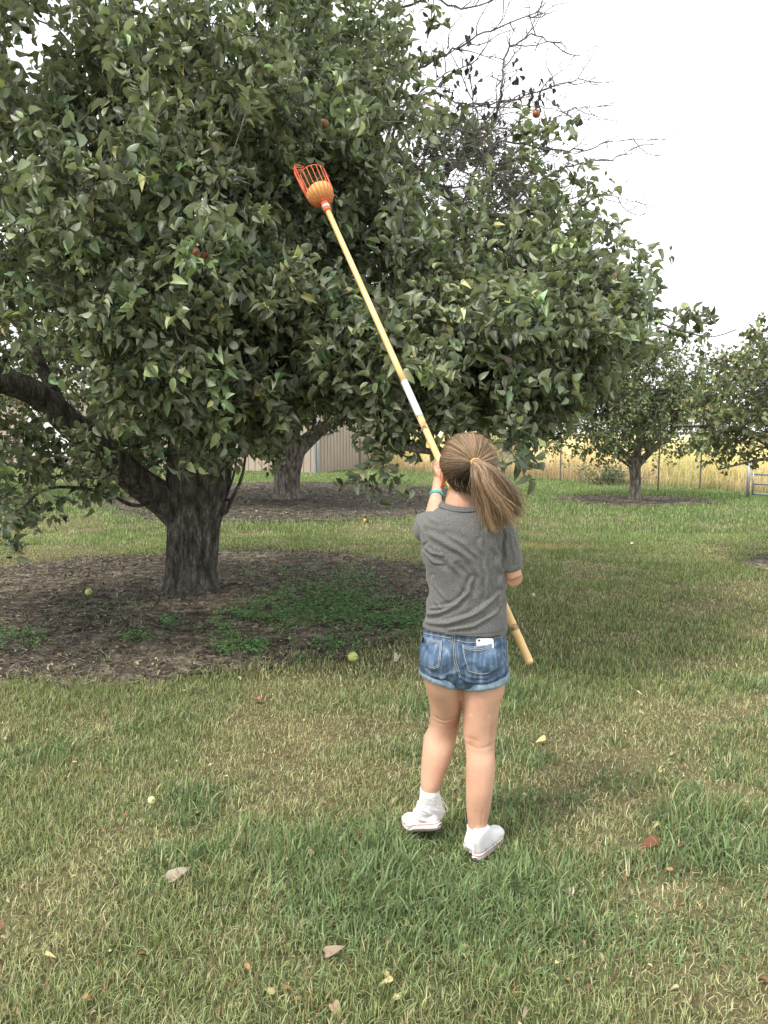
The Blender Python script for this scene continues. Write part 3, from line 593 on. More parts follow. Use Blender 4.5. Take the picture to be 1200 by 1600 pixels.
# ------------------------------------------------------------------ grass, clover, litter (nobody could count them)
def blades(n, gen, h, wd, seg, seed, name, lean=.8, colfn=None):
    rg = np.random.default_rng(seed); x, y = gen(rg, n); z = hgt(x, y)
    ok = np.ones(len(x), bool)
    for c, r, s in RINGS: ok &= (ringmask(x, y, c, r, s) > -.03) | (rg.random(len(x)) < .035) | ((ringmask(x, y, c, r, s) > -.3) & (fbm(x * 2.2, y * 2.2, 66, 3) > .6) & (rg.random(len(x)) < .45))
    ok &= rg.random(len(x)) < .35 + .65 * np.clip((patch(x, y) + .3), 0, 1)
    x, y, z = x[ok], y[ok], z[ok]; n = len(x); p = patch(x, y)
    tuft = np.clip((fbm(x * 1.3 + 9, y * 1.3, 71, 3) - .52) * 6, 0, 1) * np.clip((7 - y) / 3, 0, 1)
    tuft = tuft * (.35 + .9 * (fbm(x * 5, y * 5, 73, 2) > .5)); tuft = np.maximum(tuft, np.exp(-((x - .25) ** 2 / .35 + (y - 2.75) ** 2 / .16)) * (.3 + 1.1 * fbm(x * 4, y * 4, 74, 2))).clip(0, 1)
    hh = rg.uniform(.55, 1.25, n) * h * (.65 + .5 * p + .9 * tuft * (rg.random(n) < .5)); ww = wd * rg.uniform(.6, 1.3, n) * (1 + .5 * tuft)
    for fx_, fy_ in ((.345, 2.86), (.40, 2.95), (.45, 3.03), (.10, 3.08), (.16, 3.02), (.33, 2.76), (.42, 2.80), (.14, 2.93), (.22, 2.9)): hh = hh * (1 - .62 * np.exp(-((x - fx_) ** 2 + (y - fy_) ** 2) / .0045))
    a = rg.random(n) * 2 * math.pi; le = rg.uniform(.1, 1.75, n) * lean * (1.15 - .15 * p); hh = hh * (.55 + 1.1 * fbm(x * 7, y * 7, 75, 2))
    a = np.where(rg.random(n) < .12, rg.normal(.4, .9, n), a)
    dx, dy = np.cos(a), np.sin(a); tw = a + math.pi / 2 + rg.normal(size=n) * .6; sx, sy = np.cos(tw), np.sin(tw)
    K = seg + 1; t = np.linspace(0, 1, K); ang = (.35 + 1.25 * t[None]) * le[:, None]
    ds = hh[:, None] / seg
    hx = np.concatenate([np.zeros((n, 1)), np.cumsum(np.sin(ang[:, :-1] * 1.15) * ds, 1)], 1); hz = np.concatenate([np.zeros((n, 1)), np.cumsum(np.cos(ang[:, :-1] * 1.15) * ds, 1)], 1)
    cx = x[:, None] + dx[:, None] * hx; cy = y[:, None] + dy[:, None] * hx; cz = z[:, None] + hz - .004
    wv = ww[:, None] * np.array([1, .9, .6, .3][:K - 1] + [0])[None] * .5 if K > 2 else ww[:, None] * np.array([[.5, 0]])
    L_ = np.stack([cx - sx[:, None] * wv, cy - sy[:, None] * wv, cz], -1); R_ = np.stack([cx + sx[:, None] * wv, cy + sy[:, None] * wv, cz], -1)
    V = np.concatenate([np.stack([L_[:, :-1], R_[:, :-1]], 2).reshape(n, -1, 3), L_[:, -1:]], 1); k = V.shape[1]
    b = (np.arange(n) * k)[:, None]; F_ = [b + np.array([[k - 3, k - 2, k - 1]])]
    for s in range(seg - 1): F_.append(b + np.array([[2 * s, 2 * s + 1, 2 * s + 3, 2 * s + 2]]))
    u = np.clip(.16 + .14 * np.clip((y - 3.5) / 2, 0, 1) + .12 * np.clip(x + .3, 0, 1) - .10 * np.clip(-x - .2, 0, .8) * np.clip(4.5 - y, 0, 1) + p * .85 + rg.normal(size=n) * .33, 0, 1)[:, None]; green = np.array([.24, .295, .125]); straw = np.array([.56, .52, .32])
    c = straw * (1 - u) + green * u; c = c * rg.uniform(.35, 1.5, (n, 1)); br = rg.random(n) < .10; c[br] = np.array([.30, .20, .11]) * rg.uniform(.5, 1.3, (br.sum(), 1)); t1 = rg.random(n) < tuft * .75
    c[t1] = np.array([.165, .235, .105]) * rg.uniform(.5, 1.4, (t1.sum(), 1)); pale = rg.random(n) < .07; c[pale] = np.array([.56, .49, .31]) * rg.uniform(.6, 1.2, (pale.sum(), 1))
    if colfn: c = colfn(c, x, y)
    g = Geo(); g.add(V.reshape(-1, 3), F_, np.repeat(c, k, 0)); o = g.build(name, m_blade, colr=True, smooth=False)
    return tag(o, kind='stuff')
def wedge(y0, y1, pw, m=.62, b=1.1):
    def f(rg, n):
        # density falls with distance
        u = rg.random(n); y = (y0 ** pw + u * (y1 ** pw - y0 ** pw)) ** (1 / pw); return (rg.random(n) * 2 - 1) * (m * y + b), y
    return f
def far_col(c, x, y):
    # dry line worn across the lawn
    d = np.abs(y - (10.6 - .28 * (x - 2.5) + .2 * np.sin(x * 1.3))); k = (np.exp(-(d / .3) ** 2) * np.clip((fbm(x * 1.5, y * 2.5, 81, 3) - .38) * 4, 0, 1) * np.clip((x - .3) * 1.2, 0, 1) * np.clip((5 - x), 0, 1))[:, None]
    c = c * (1 + np.clip((y - 7) / 9, 0, 1)[:, None] * np.array([-.04, .20, .02])); k2 = (np.clip((x + .2) * .4, 0, 1) * np.clip((y - 8) / 6, 0, 1) * .0)[:, None]
    return c * (1 - .75 * k) + np.array([.66, .52, .27]) * .75 * k
blades(290000, wedge(1.5, 5, 1.1, b=1.5), .042, .0034, 3, 1, 'near_grass')
def clumps(rg, n):
    C = np.array([(-.05, 2.55, .30, .16), (.35, 2.62, .22, .12), (.12, 2.95, .25, .12), (1.25, 2.75, .12, .18), (1.0, 2.45, .15, .10), (-.25, 2.9, .16, .1), (.62, 3.25, .16, .1), (.55, 2.35, .3, .1), (-.9, 3.3, .2, .15), (1.5, 3.5, .2, .25), (.1, 4.2, .4, .2), (-1.1, 4.5, .5, .2), (.95, 4.6, .3, .2)])
    k = rg.choice(len(C), n, p=np.array([5, 3, 3, 2.4, 1.2, 1.5, 1.5, 2, 1, 1.2, 1, 1, 1.]) / 24.8); return C[k, 0] + rg.normal(size=n) * C[k, 2], C[k, 1] + rg.normal(size=n) * C[k, 3]
def coarse(c, x, y): q = np.random.default_rng(len(x)); return np.array([.17, .235, .11]) * q.uniform(.5, 1.55, (len(x), 1)) * (1 + q.normal(size=(len(x), 3)) * .05)
blades(8500, clumps, .062, .0058, 3, 11, 'coarse_grass', colfn=coarse)
blades(360000, wedge(4.8, 12, 1.2, m=.62, b=2.6), .046, .0052, 2, 2, 'lawn_grass', colfn=far_col)
blades(300000, wedge(11.5, 31, 1.4, b=3.5), .06, .011, 1, 3, 'distant_grass', colfn=far_col)

# clover in the mulch bed
rg = np.random.default_rng(8); pts = []
for (px, py, sx, sy, n) in [(380, 985, 42, 26, 900), (440, 960, 60, 24, 700), (540, 950, 70, 30, 1700), (620, 975, 50, 24, 1100), (400, 1010, 25, 12, 300), (265, 978, 14, 10, 130), (215, 1000, 30, 9, 110), (20, 1000, 45, 18, 300), (560, 905, 55, 14, 300), (150, 960, 60, 20, 130), (430, 900, 60, 12, 180), (350, 1023, 14, 6, 70), (510, 1010, 60, 16, 260), (480, 930, 50, 12, 400)]:
    c = rg.normal(size=(n, 2)) * (sx * .62, sy * .62) + (px, py)
    pts += [gr(*q) for q in c if q[1] > 880]
pts = np.array(pts); pts = pts[fbm(pts[:, 0] * 5, pts[:, 1] * 5, 77, 2) > .36]
n = len(pts); q = np.repeat(pts, 3, 0); q[:, :2] += rg.normal(size=(len(q), 2)) * .012; q[:, 2] += np.repeat(rg.uniform(.015, .075, n), 3) + rg.normal(size=len(q)) * .004; a = rg.random(len(q)) * 6.28
m = len(q); D = np.stack([np.cos(a), np.sin(a), rg.uniform(-.3, .3, m)], -1)
V, F_, C3 = leaf_batch(q, D, nrm(np.array([0, 0, 1.]) + rg.normal(size=(m, 3)) * .35), rg.uniform(.014, .03, m), rg.uniform(-.2, .5, m), rg.uniform(0, .5, m), np.array([.145, .265, .105]) * rg.uniform(.6, 1.35, (m, 1)), wid=1.3, simple=True)
g = Geo(); g.add(V, F_, C3); tag(g.build('clover', m_blade, colr=True), kind='stuff')
# wood chips and straw
def chips(ri, n, seed, sz, name):
    c, r, s = RINGS[ri]; rg = np.random.default_rng(seed); a = rg.random(n) * 6.283; q = np.sqrt(rg.random(n)) * 1.25
    x = c[0] + np.cos(a) * r[0] * q; y = c[1] + np.sin(a) * r[1] * q; ok = ringmask(x, y, c, r, s) < .02; x, y = x[ok], y[ok]; n = len(x)
    z = hgt(x, y) + .018 + rg.uniform(0, .025, n); D = nrm(np.stack([rg.normal(size=n), rg.normal(size=n), rg.normal(size=n) * .25], -1)); N = nrm(np.array([0, 0, 1.]) + rg.normal(size=(n, 3)) * .4)
    S = nrm(np.cross(D, N)); L = rg.uniform(.4, 1.4, n)[:, None] * sz; W = rg.uniform(.15, .5, n)[:, None] * sz; P = np.stack([x, y, z], -1)
    stw = rg.random(n) < .35; W[stw] *= .22; L[stw] *= 1.9
    V = np.stack([P - D * L / 2 - S * W / 2, P + D * L / 2 - S * W * .3, P + D * L / 2 + S * W * .4, P - D * L / 2 + S * W / 2], 1); b = (np.arange(n) * 4)[:, None]
    col_ = np.array([.065, .053, .041]) * rg.uniform(.4, 1.8, (n, 1)); lt = rg.random(n) < .16; col_[lt] = np.array([.42, .33, .22]) * rg.uniform(.5, 1.2, (lt.sum(), 1)); col_[stw] = np.array([.38, .33, .23]) * rg.uniform(.4, 1.2, (stw.sum(), 1))
    g = Geo(); g.add(V.reshape(-1, 3), b + np.arange(4)[None], np.repeat(col_, 4, 0)); tag(g.build(name, m_dead, colr=True, smooth=False), kind='stuff')
chips(0, 42000, 5, .034, 'wood_chips'); chips(1, 9000, 6, .06, 'wood_chips'); chips(2, 1500, 7, .05, 'wood_chips'); chips(3, 1500, 8, .04, 'wood_chips')

rg = np.random.default_rng(77); n = 900; y = 1.8 + 11 * rg.random(n) ** 1.3; x = (rg.random(n) * 2 - 1) * (.6 * y + .6)
L = rg.uniform(.012, .034, n); d = nrm(np.stack([rg.normal(size=n), rg.normal(size=n), rg.uniform(-.1, .7, n)], -1)); nn = nrm(np.stack([rg.normal(size=n) * .5, rg.normal(size=n) * .5 - .3, np.ones(n)], -1))
cc = np.array([[.34, .20, .10], [.46, .38, .25], [.20, .12, .07], [.50, .44, .22]])[rg.integers(0, 4, n)] * rg.uniform(.5, 1.1, (n, 1))
V, F_, C_ = leaf_batch(np.stack([x, y, hgt(x, y) + rg.uniform(.008, .03, n)], -1), d, nn, L, rg.uniform(-.5, 1.2, n), rg.uniform(0, 1.4, n), cc, wid=.9)
g = Geo(); g.add(V, F_, C_); tag(g.build('leaf_litter', m_dead, colr=True), kind='stuff')
# ------------------------------------------------------------------ golden field beyond the fence
FL = [(-30., 41.), (-12., 35.), (-.5, 30.3), (3.1, 26.0), (8.2, 20.8), (12., 17.), (22., 7.)]        # fence line
fx = np.array([p[0] for p in FL]); fy = np.array([p[1] for p in FL])
rg = np.random.default_rng(9); n = 95000
x = rg.uniform(-9, 19, n); y = np.interp(x, fx, fy) + .5 + 15 * rg.random(n) ** 1.5 + 1.6 * (fbm(x * 1.1, x * 0, 5, 3) - .5)
z = hgt(x, y); edge = np.clip((y - np.interp(x, fx, fy) - .5) / 2.2, 0, 1)
hh = (.28 + .80 * edge ** .8) * rg.uniform(.35, 1.2, n) * (.6 + .8 * fbm(x * 1.3, y * 1.3, 3, 4)); a = rg.random(n) * 6.28; le = rg.uniform(.03, .65, n) ** 1.3 * hh; wv = rg.uniform(.004, .010, n)
sx, sy = np.cos(a + 1.57) * wv, np.sin(a + 1.57) * wv; cx, cy = np.cos(a) * le, np.sin(a) * le
V = np.stack([np.stack([x - sx, y - sy, z], -1), np.stack([x + sx, y + sy, z], -1), np.stack([x + cx * .35 + sx, y + cy * .35 + sy, z + hh * .6], -1), np.stack([x + cx * .35 - sx, y + cy * .35 - sy, z + hh * .6], -1), np.stack([x + cx + sx * .5, y + cy + sy * .5, z + hh * .97], -1), np.stack([x + cx - sx * .7, y + cy - sy, z + hh], -1)], 1)
b = (np.arange(n) * 6)[:, None]; F_ = [b + np.array([[0, 1, 2, 3]]), b + np.array([[3, 2, 4, 5]])]
gold = np.array([.95, .82, .56]); gry = np.array([.55, .44, .30]); olive = np.array([.52, .54, .20])
u = edge[:, None]; c = gry * (1 - u) + gold * u; c = c * (.8 + .45 * fbm(x * 2.1, y * 2.1, 19, 3))[:, None]; k = np.clip((fbm(x * .35, y * .35, 15) - .5) * 6, 0, 1)[:, None] * .35; c = c * (1 - k) + olive * k; c = c * rg.uniform(.65, 1.25, (n, 1))
g = Geo(); g.add(V.reshape(-1, 3), F_, np.repeat(c, 6, 0)); tag(g.build('tall_dry_grass', m_dry, colr=True, smooth=False), kind='stuff')
fieldX, fieldY = np.meshgrid(np.linspace(-40, 45, 60), np.linspace(0, 1, 30), indexing='ij'); fieldY2 = np.interp(fieldX, fx, fy) + .9 + fieldY * 60
fZ = hgt(fieldX, fieldY2) + .02; ii, jj = np.meshgrid(np.arange(59), np.arange(29), indexing='ij')
m_field = noise_mix(M('field_soil', rough=.95, spec=.1), [(.3, (.22, .17, .08)), (.7, (.5, .4, .18))], 2, 8, bump=.5)
tag(mesh('field', np.stack([fieldX, fieldY2, fZ], -1), np.stack([ii * 30 + jj, (ii + 1) * 30 + jj, (ii + 1) * 30 + jj + 1, ii * 30 + jj + 1], -1).reshape(-1, 4), m_field), kind='structure')
# leafy weeds in the field
def weed(label, c, r, h, n, seed, colr, L=(.05, .1)):
    rg = np.random.default_rng(seed); t = empty('leafy_bush', (c[0], c[1], 0)); tag(t, label, 'bush', 'weeds and bushes along the field edge')
    K = 6; m = n // 22; base = np.stack([c[0] + rg.normal(size=m) * r * .35, c[1] + rg.normal(size=m) * r * .3, np.zeros(m)], -1); top = base + np.stack([rg.normal(size=m) * r * .4, rg.normal(size=m) * r * .4, h * rg.uniform(.6, 1.1, m)], -1)
    s = np.linspace(0, 1, K)[None, :, None]; P = base[:, None] * (1 - s) + top[:, None] * s; P[:, 1:-1] += rg.normal(size=(m, K - 2, 3)) * .03
    g = Geo(); g.add(*tubes(P, np.linspace(.009, .003, K)[None] * np.ones((m, 1)), 4, cap=False)); g.build('stems', m_branch, t)
    i = rg.integers(0, m, n); u = rg.random((n, 1)) ** .6; B = base[i] * (1 - u) + top[i] * u + rg.normal(size=(n, 3)) * .05
    V, F_, C_ = leaf_batch(B, nrm(rand_dir(n, rg) + (0, 0, .3)), nrm(np.array([0, 0, 1.]) + rand_dir(n, rg) * .8), rg.uniform(*L, n), rg.uniform(0, .4, n), rg.uniform(0, .6, n), np.array(colr) * rg.uniform(.6, 1.4, (n, 1)), simple=True)
    g = Geo(); g.add(V, F_, C_); g.build('leaves', m_far_leaf, t, colr=True)
weed('yellow-green leafy bush behind the wire fence, between the girl\'s head and the small round tree', (4.2, 27.4), 1.3, 1.75, 2600, 5, (.19, .22, .06))
weed('dark low tuft of weeds at the foot of the fence right of the ponytail', (3.25, 25.3), .28, .42, 420, 6, (.10, .09, .07), (.04, .09))
weed('low green weeds at the fence behind the small round tree', (6.4, 22.4), .9, .55, 900, 7, (.12, .15, .06))

# ------------------------------------------------------------------ fence, gate, shed
m_steel = noise_mix(M('galvanised', rough=.45, spec=.5, Metallic=.6), [(.3, (.30, .33, .36)), (.7, (.48, .52, .56))], 20, 4)
m_post = noise_mix(M('post_paint', rough=.7), [(.3, (.10, .10, .08)), (.7, (.2, .18, .14))], 20, 4)
m_rust = noise_mix(M('rust', rough=.85), [(.3, (.22, .09, .045)), (.7, (.42, .2, .1))], 20, 4)
f0 = gr(562, 733); fence = empty('wire_fence', (f0[0], f0[1], 0)); tag(fence, 'thin wire field fence on dark steel posts along the golden field', 'fence')
posts = [(-7, 33.4), (-3.6, 31.9), (f0[0], 30.6), gr(785, 745)[:2], (5.25, 23.7), gr(1028, 767)[:2], (8.15, 20.5)]
for k, p in enumerate(posts):
    g = Geo(); z0 = 0; ht = 1.3 if k == 3 else 1.15
    g.add(*box((p[0], p[1], ht / 2 - .05), (.02, .004, ht / 2 + .05))); g.add(*box((p[0], p[1] - .0145, ht / 2 - .05), (.004, .012, ht / 2 + .05)))
    for q in np.arange(.15, 1.1, .1): g.add(*box((p[0], p[1] - .029, q), (.007, .003, .012)))
    g.build('post', m_post, fence, smooth=False)
g = Geo()
for a, b in zip(posts[:-1], posts[1:]):
    for z_ in (.1, .25, .4, .55, .72, .9, 1.08): 
        P = np.array([[a[0], a[1] - .033, z_], [(a[0] + b[0]) / 2, (a[1] + b[1]) / 2 - .033, z_ - .012], [b[0], b[1] - .033, z_]]); g.add(*tubes(P[None], np.full((1, 3), .002), 4))
    L = math.hypot(b[0] - a[0], b[1] - a[1])
    for u in np.arange(0.02, 1, .15 / L): x_, y_ = a[0] + u * (b[0] - a[0]), a[1] + u * (b[1] - a[1]) - .033; g.add(*tubes(np.array([[[x_, y_, .1], [x_, y_, .6], [x_, y_, 1.08]]]), np.full((1, 3), .0014), 3, cap=False))
g.build('wire_mesh', m_steel, fence)
gb = gr(1168, 778); gate = empty('field_gate', (gb[0], gb[1], 0)); tag(gate, 'grey tubular steel gate under the drooping tree at the right edge', 'gate')
g = Geo(); g.add(*tubes(np.array([[[gb[0], gb[1], -.05], [gb[0], gb[1], .4], [gb[0], gb[1], .78]]]), np.full((1, 3), .035), 12)); g.build('gate_post', m_steel, gate)
ge = gb + np.array([2.2, -2.2, 0])
g = Geo()
for z_ in (.10, .33, .55): g.add(*tubes(np.array([[gb + (.06, -.06, z_), (gb + ge) / 2 + (0, 0, z_), ge + (0, 0, z_)]]), np.full((1, 3), .024), 10))
for u in (.03, .35, .67, 1): p = gb * (1 - u) + ge * u; g.add(*tubes(np.array([[p + (.0, -.03, .1), p + (0, -.03, .4), p + (0, -.03, .58)]]), np.full((1, 3), .018), 8))
g.build('gate_frame', m_steel, gate)
g = Geo(); p = gb + np.array([.33, -.42, 0]); g.add(*tubes(np.array([[p + (0, 0, -.05), p + (.01, 0, .45), p + (.0, 0, .85)]]), np.full((1, 3), .013), 8)); tag(g.build('rusty_rod', m_rust), 'rusty orange steel rod standing upright against the gate', 'rod')

m_wall = noise_mix(M('tan_steel', rough=.55, spec=.4), [(.3, (.36, .30, .24)), (.7, (.43, .36, .29))], 1.2, 6)
m_white = noise_mix(M('white_door', rough=.5), [(.3, (.74, .75, .76)), (.7, (.82, .82, .82))], 3, 4)
m_roof = noise_mix(M('roof_steel', rough=.5), [(.3, (.33, .30, .27)), (.7, (.42, .38, .34))], 2, 4)
c0 = gr(495, 739)[:2]; cL = gr(-60, 721)[:2]; cR = gr(544, 734)[:2]
dF = nrm(cL - c0); c0 = np.array(c0); nF = np.array([dF[1], -dF[0]]); nF = nF if nF[1] < 0 else -nF
dR = nrm(np.array(cR) - c0); LR = np.linalg.norm(cR - c0); LF = 22.0; HW = 3.0
shed = empty('metal_shed', (c0[0], c0[1], 0)); tag(shed, 'long tan ribbed metal shed with a white door, partly hidden behind the trees', 'shed')
def ribbed(o2, d, L, nrm2, z0, z1, pitch, rib, skip=()):
    g = Geo(); prof = []; s = 0
    while s < L:
        prof += [(s, 0), (s + pitch * .78, 0), (s + pitch * .84, rib), (s + pitch * .94, rib)]; s += pitch
    prof = [q for q in prof if q[0] <= L] + [(L, 0)]; P = np.array([o2 + d * a + nrm2 * b_ for a, b_ in prof]); m_ = len(P)
    V = np.vstack([np.c_[P, np.full(m_, z0)], np.c_[P, np.full(m_, z1)]]); i = np.arange(m_ - 1); g.add(V, np.stack([i, i + 1, i + 1 + m_, i + m_], -1)); return g
nR = np.array([dR[1], -dR[0]]); nR = nR if (nR @ np.array([1, -.3])) > 0 else -nR
g = ribbed(c0, dF, LF, nF, 0, HW, .30, .03); g2 = ribbed(c0 + dR * .08, dR, 9.0, nR, 0, HW, .23, .035)
wall = g.build('front_wall', m_wall, shed, smooth=False); g2.build('end_wall', m_wall, shed, smooth=False)
g = Geo(); e = c0 + dR * 9; a_ = c0 + nF * .35 - dF * .3; b_ = c0 + dF * LF + nF * .35; ridge0 = c0 + dR * 4.5 - dF * .3; ridge1 = ridge0 + dF * LF; e0 = e - dF * .3 + dR * .3; e1 = e0 + dF * LF
V = [(*a_, HW - .05), (*b_, HW - .05), (*ridge1, HW + 1.5), (*ridge0, HW + 1.5), (*e0, HW - .05), (*e1, HW - .05)]; V = np.array(V); V = np.vstack([V, V + (0, 0, .08)])
g.add(V, [np.array([[0, 1, 2, 3], [3, 2, 5, 4], [6, 9, 8, 7], [9, 10, 11, 8], [0, 6, 7, 1], [4, 5, 11, 10], [0, 3, 9, 6], [3, 4, 10, 9], [1, 7, 8, 2], [2, 8, 11, 5]])]); g.build('roof', m_roof, shed, smooth=False)
th = math.atan2(dF[1], dF[0]); RZ = np.array([[math.cos(th), -math.sin(th), 0], [math.sin(th), math.cos(th), 0], [0, 0, 1]])
def onwall(s, z_, off): return np.array([*(c0 + dF * s + nF * off), z_])
g = Geo(); g.add(*box(onwall(-.02, HW / 2, .05), (.06, .06, HW / 2), RZ)); g.add(*tubes(np.array([[onwall(-.02, 0, .15), onwall(-.02, 1.5, .15), onwall(-.02, HW, .15)]]), np.full((1, 3), .04), 10)); g.build('corner_trim', m_steel, shed, smooth=False)
# big white door, around px 50..110
def s_at(px):
    best = min(np.arange(0, LF, .05), key=lambda s: abs(proj(onwall(s, 1, 0))[0][0] - px)); return best
s0, s1 = s_at(112), s_at(48)
door = Geo(); door.add(*box(onwall((s0 + s1) / 2, 1.5, .07), ((s1 - s0) / 2, .03, 1.2), RZ))
for z_ in (.3, .9, 1.5, 2.1, 2.7): door.add(*box(onwall((s0 + s1) / 2, z_, .115), ((s1 - s0) / 2 - .05, .012, .012), RZ))
d_ = door.build('door', m_white, shed, smooth=False)
# coil of hose on the wall
sc = s_at(228); g = Geo(); hc = onwall(sc, 1.25, .16)
m_hose = noise_mix(M('hose', rough=.5), [(.3, (.02, .022, .02)), (.7, (.06, .06, .055))], 12, 3)
rgh = np.random.default_rng(3)
for k in range(9):
    a = np.linspace(0, 2 * math.pi, 40); rr = .42 + .035 * k + .02 * np.sin(a * 2 + k); ell = np.stack([dF[0] * np.cos(a) * rr, dF[1] * np.cos(a) * rr, np.sin(a) * rr * 1.15 - .05 * k], -1) + hc + np.array([*nF, 0]) * (rgh.uniform(-.05, .08)); g.add(*tubes(ell[None], np.full((1, 40), .016), 6, cap=False))
g.add(*tubes(np.array([[hc + (0, 0, .45), hc + np.array([*nF, 0]) * .15 + (0, 0, .5), hc + np.array([*nF, 0]) * .22 + (0, 0, .62)]]), np.full((1, 3), .02), 6))
tag(g.build('hose_coil', m_hose), 'dark coiled hose hanging on the tan shed wall left of the big trunk', 'hose')
# ------------------------------------------------------------------ apples, fallen leaves, sticks
def apple(label, pos, r, c1, c2, group, hang=True, seed=1, tilt=.2, dull=0):
    rg = np.random.default_rng(seed); t = empty('apple', pos); tag(t, label, 'apple', group)
    nu, nv = 28, 20; th = np.arange(nu) * 2 * math.pi / nu; u = np.linspace(0, 1, nv)
    ph = u * math.pi; rr = np.sin(ph) * (1 + .06 * np.cos(ph)); zz = np.cos(ph) * .92 - .28 * np.exp(-(rr / .22) ** 2) * np.sign(np.cos(ph)) * np.where(np.cos(ph) > 0, 1, .6)
    V = np.stack([rr[:, None] * np.cos(th) * (1 + .02 * np.cos(5 * th) * (1 - zz[:, None])), rr[:, None] * np.sin(th) * (1 + .02 * np.cos(5 * th) * (1 - zz[:, None])), zz[:, None] * np.ones(nu)], -1).reshape(-1, 3) * r
    k = fbm(V[:, 0] / r * 1.5 + seed, V[:, 2] / r * 1.2 + V[:, 1] / r, seed, 3)[:, None]; k = np.clip((k - .35) * 3, 0, 1); C_ = np.array(c1) * (1 - k) + np.array(c2) * k
    Mt = np.array(Matrix.Rotation(tilt, 3, 'Y') @ Matrix.Rotation(tilt * .6, 3, 'X')); i, j = np.meshgrid(np.arange(nv - 1), np.arange(nu), indexing='ij'); j2 = (j + 1) % nu
    mesh('flesh', V @ Mt.T + np.array(pos), np.stack([i * nu + j, (i + 1) * nu + j, (i + 1) * nu + j2, i * nu + j2], -1).reshape(-1, 4), m_apple, t, colr=C_)
    s = np.array([[0, 0, .62 * r], [.03 * r, 0, 1.0 * r], [.12 * r, 0, 1.45 * r]]) @ Mt.T + np.array(pos); g = Geo(); g.add(*tubes(s[None], np.array([[.0015, .0012, .0016]]), 5)); g.build('stem', m_branch, t)
m_apple = tinted('apple_skin', .38, .4)
RED, RED2, ORG, ORG2, YG, YG2 = (.33, .05, .032), (.40, .17, .07), (.50, .16, .05), (.42, .085, .05), (.42, .48, .10), (.52, .55, .2)
GA = 'apples hanging in the big tree'
for k, (lb, px, py, Y, r, a, b) in enumerate([
    ('large red apple low in front of the foliage, left one of the touching pair', 303, 396, 4.15, .031, (.33, .075, .05), (.36, .17, .07)), ('large red apple half behind a leaf, right one of the touching pair', 322, 402, 4.2, .029, (.30, .07, .045), (.34, .16, .07)),
    ('orange apple alone on the bare dead branches against the sky', 838, 178, 6.85, .034, ORG, ORG2), ('dull brownish apple above the picker basket', 506, 193, 5.3, .032, (.20, .10, .05), (.26, .14, .06)),
    ('red apple at the right edge of the crown', 965, 434, 5.6, .034, RED, ORG2), ('red apple under the curved branch, right of the dead twigs', 823, 388, 5.7, .032, RED, RED2), ('dull red apple in shade to the right of the pole', 697, 515, 4.6, .032, (.20, .08, .05), (.26, .12, .06)),
    ('brownish red apple below the leaves in the right half of the crown', 721, 513, 4.9, .032, (.28, .12, .06), ORG2), ('small red apple beside the lower right branches', 777, 518, 4.9, .030, (.32, .11, .07), RED2), ('small bright red apple among leaves left of the pole', 391, 547, 4.6, .022, RED, RED), ('yellowish apple low over the trunks', 402, 615, 4.6, .018, (.5, .28, .06), ORG),
    ('rusty apple among leaves above the right lobe of the crown', 857, 529, 5.0, .030, (.30, .12, .07), RED2)]):
    apple(lb, at(px, py, Y), r, a, b, GA, seed=k + 2)
GF = 'apples fallen on the ground'
for k, (lb, px, py, r, a, b) in enumerate([('yellow-green fallen apple at the front edge of the mulch bed', 551, 1036, .036, YG, YG2), ('bright green fallen apple on the mulch left of the trunk', 139, 933, .036, (.40, .50, .09), YG2), ('tiny pale piece of apple in the lawn at the lower left', 237, 1262, .018, (.6, .58, .32), YG2), ('small red-brown apple at the far left rim of the mulch bed', 192, 871, .028, (.34, .15, .08), RED2), ('small pale windfall apple right of the pole end', 833, 935, .022, (.5, .5, .25), YG2)]):
    p = gr(px, py); apple(lb, (p[0], p[1], hgt(p[0], p[1]) + r * .95 + .012), r, a, b, GF, seed=k + 40, tilt=1.2)
GL = 'fallen leaves on the grass'
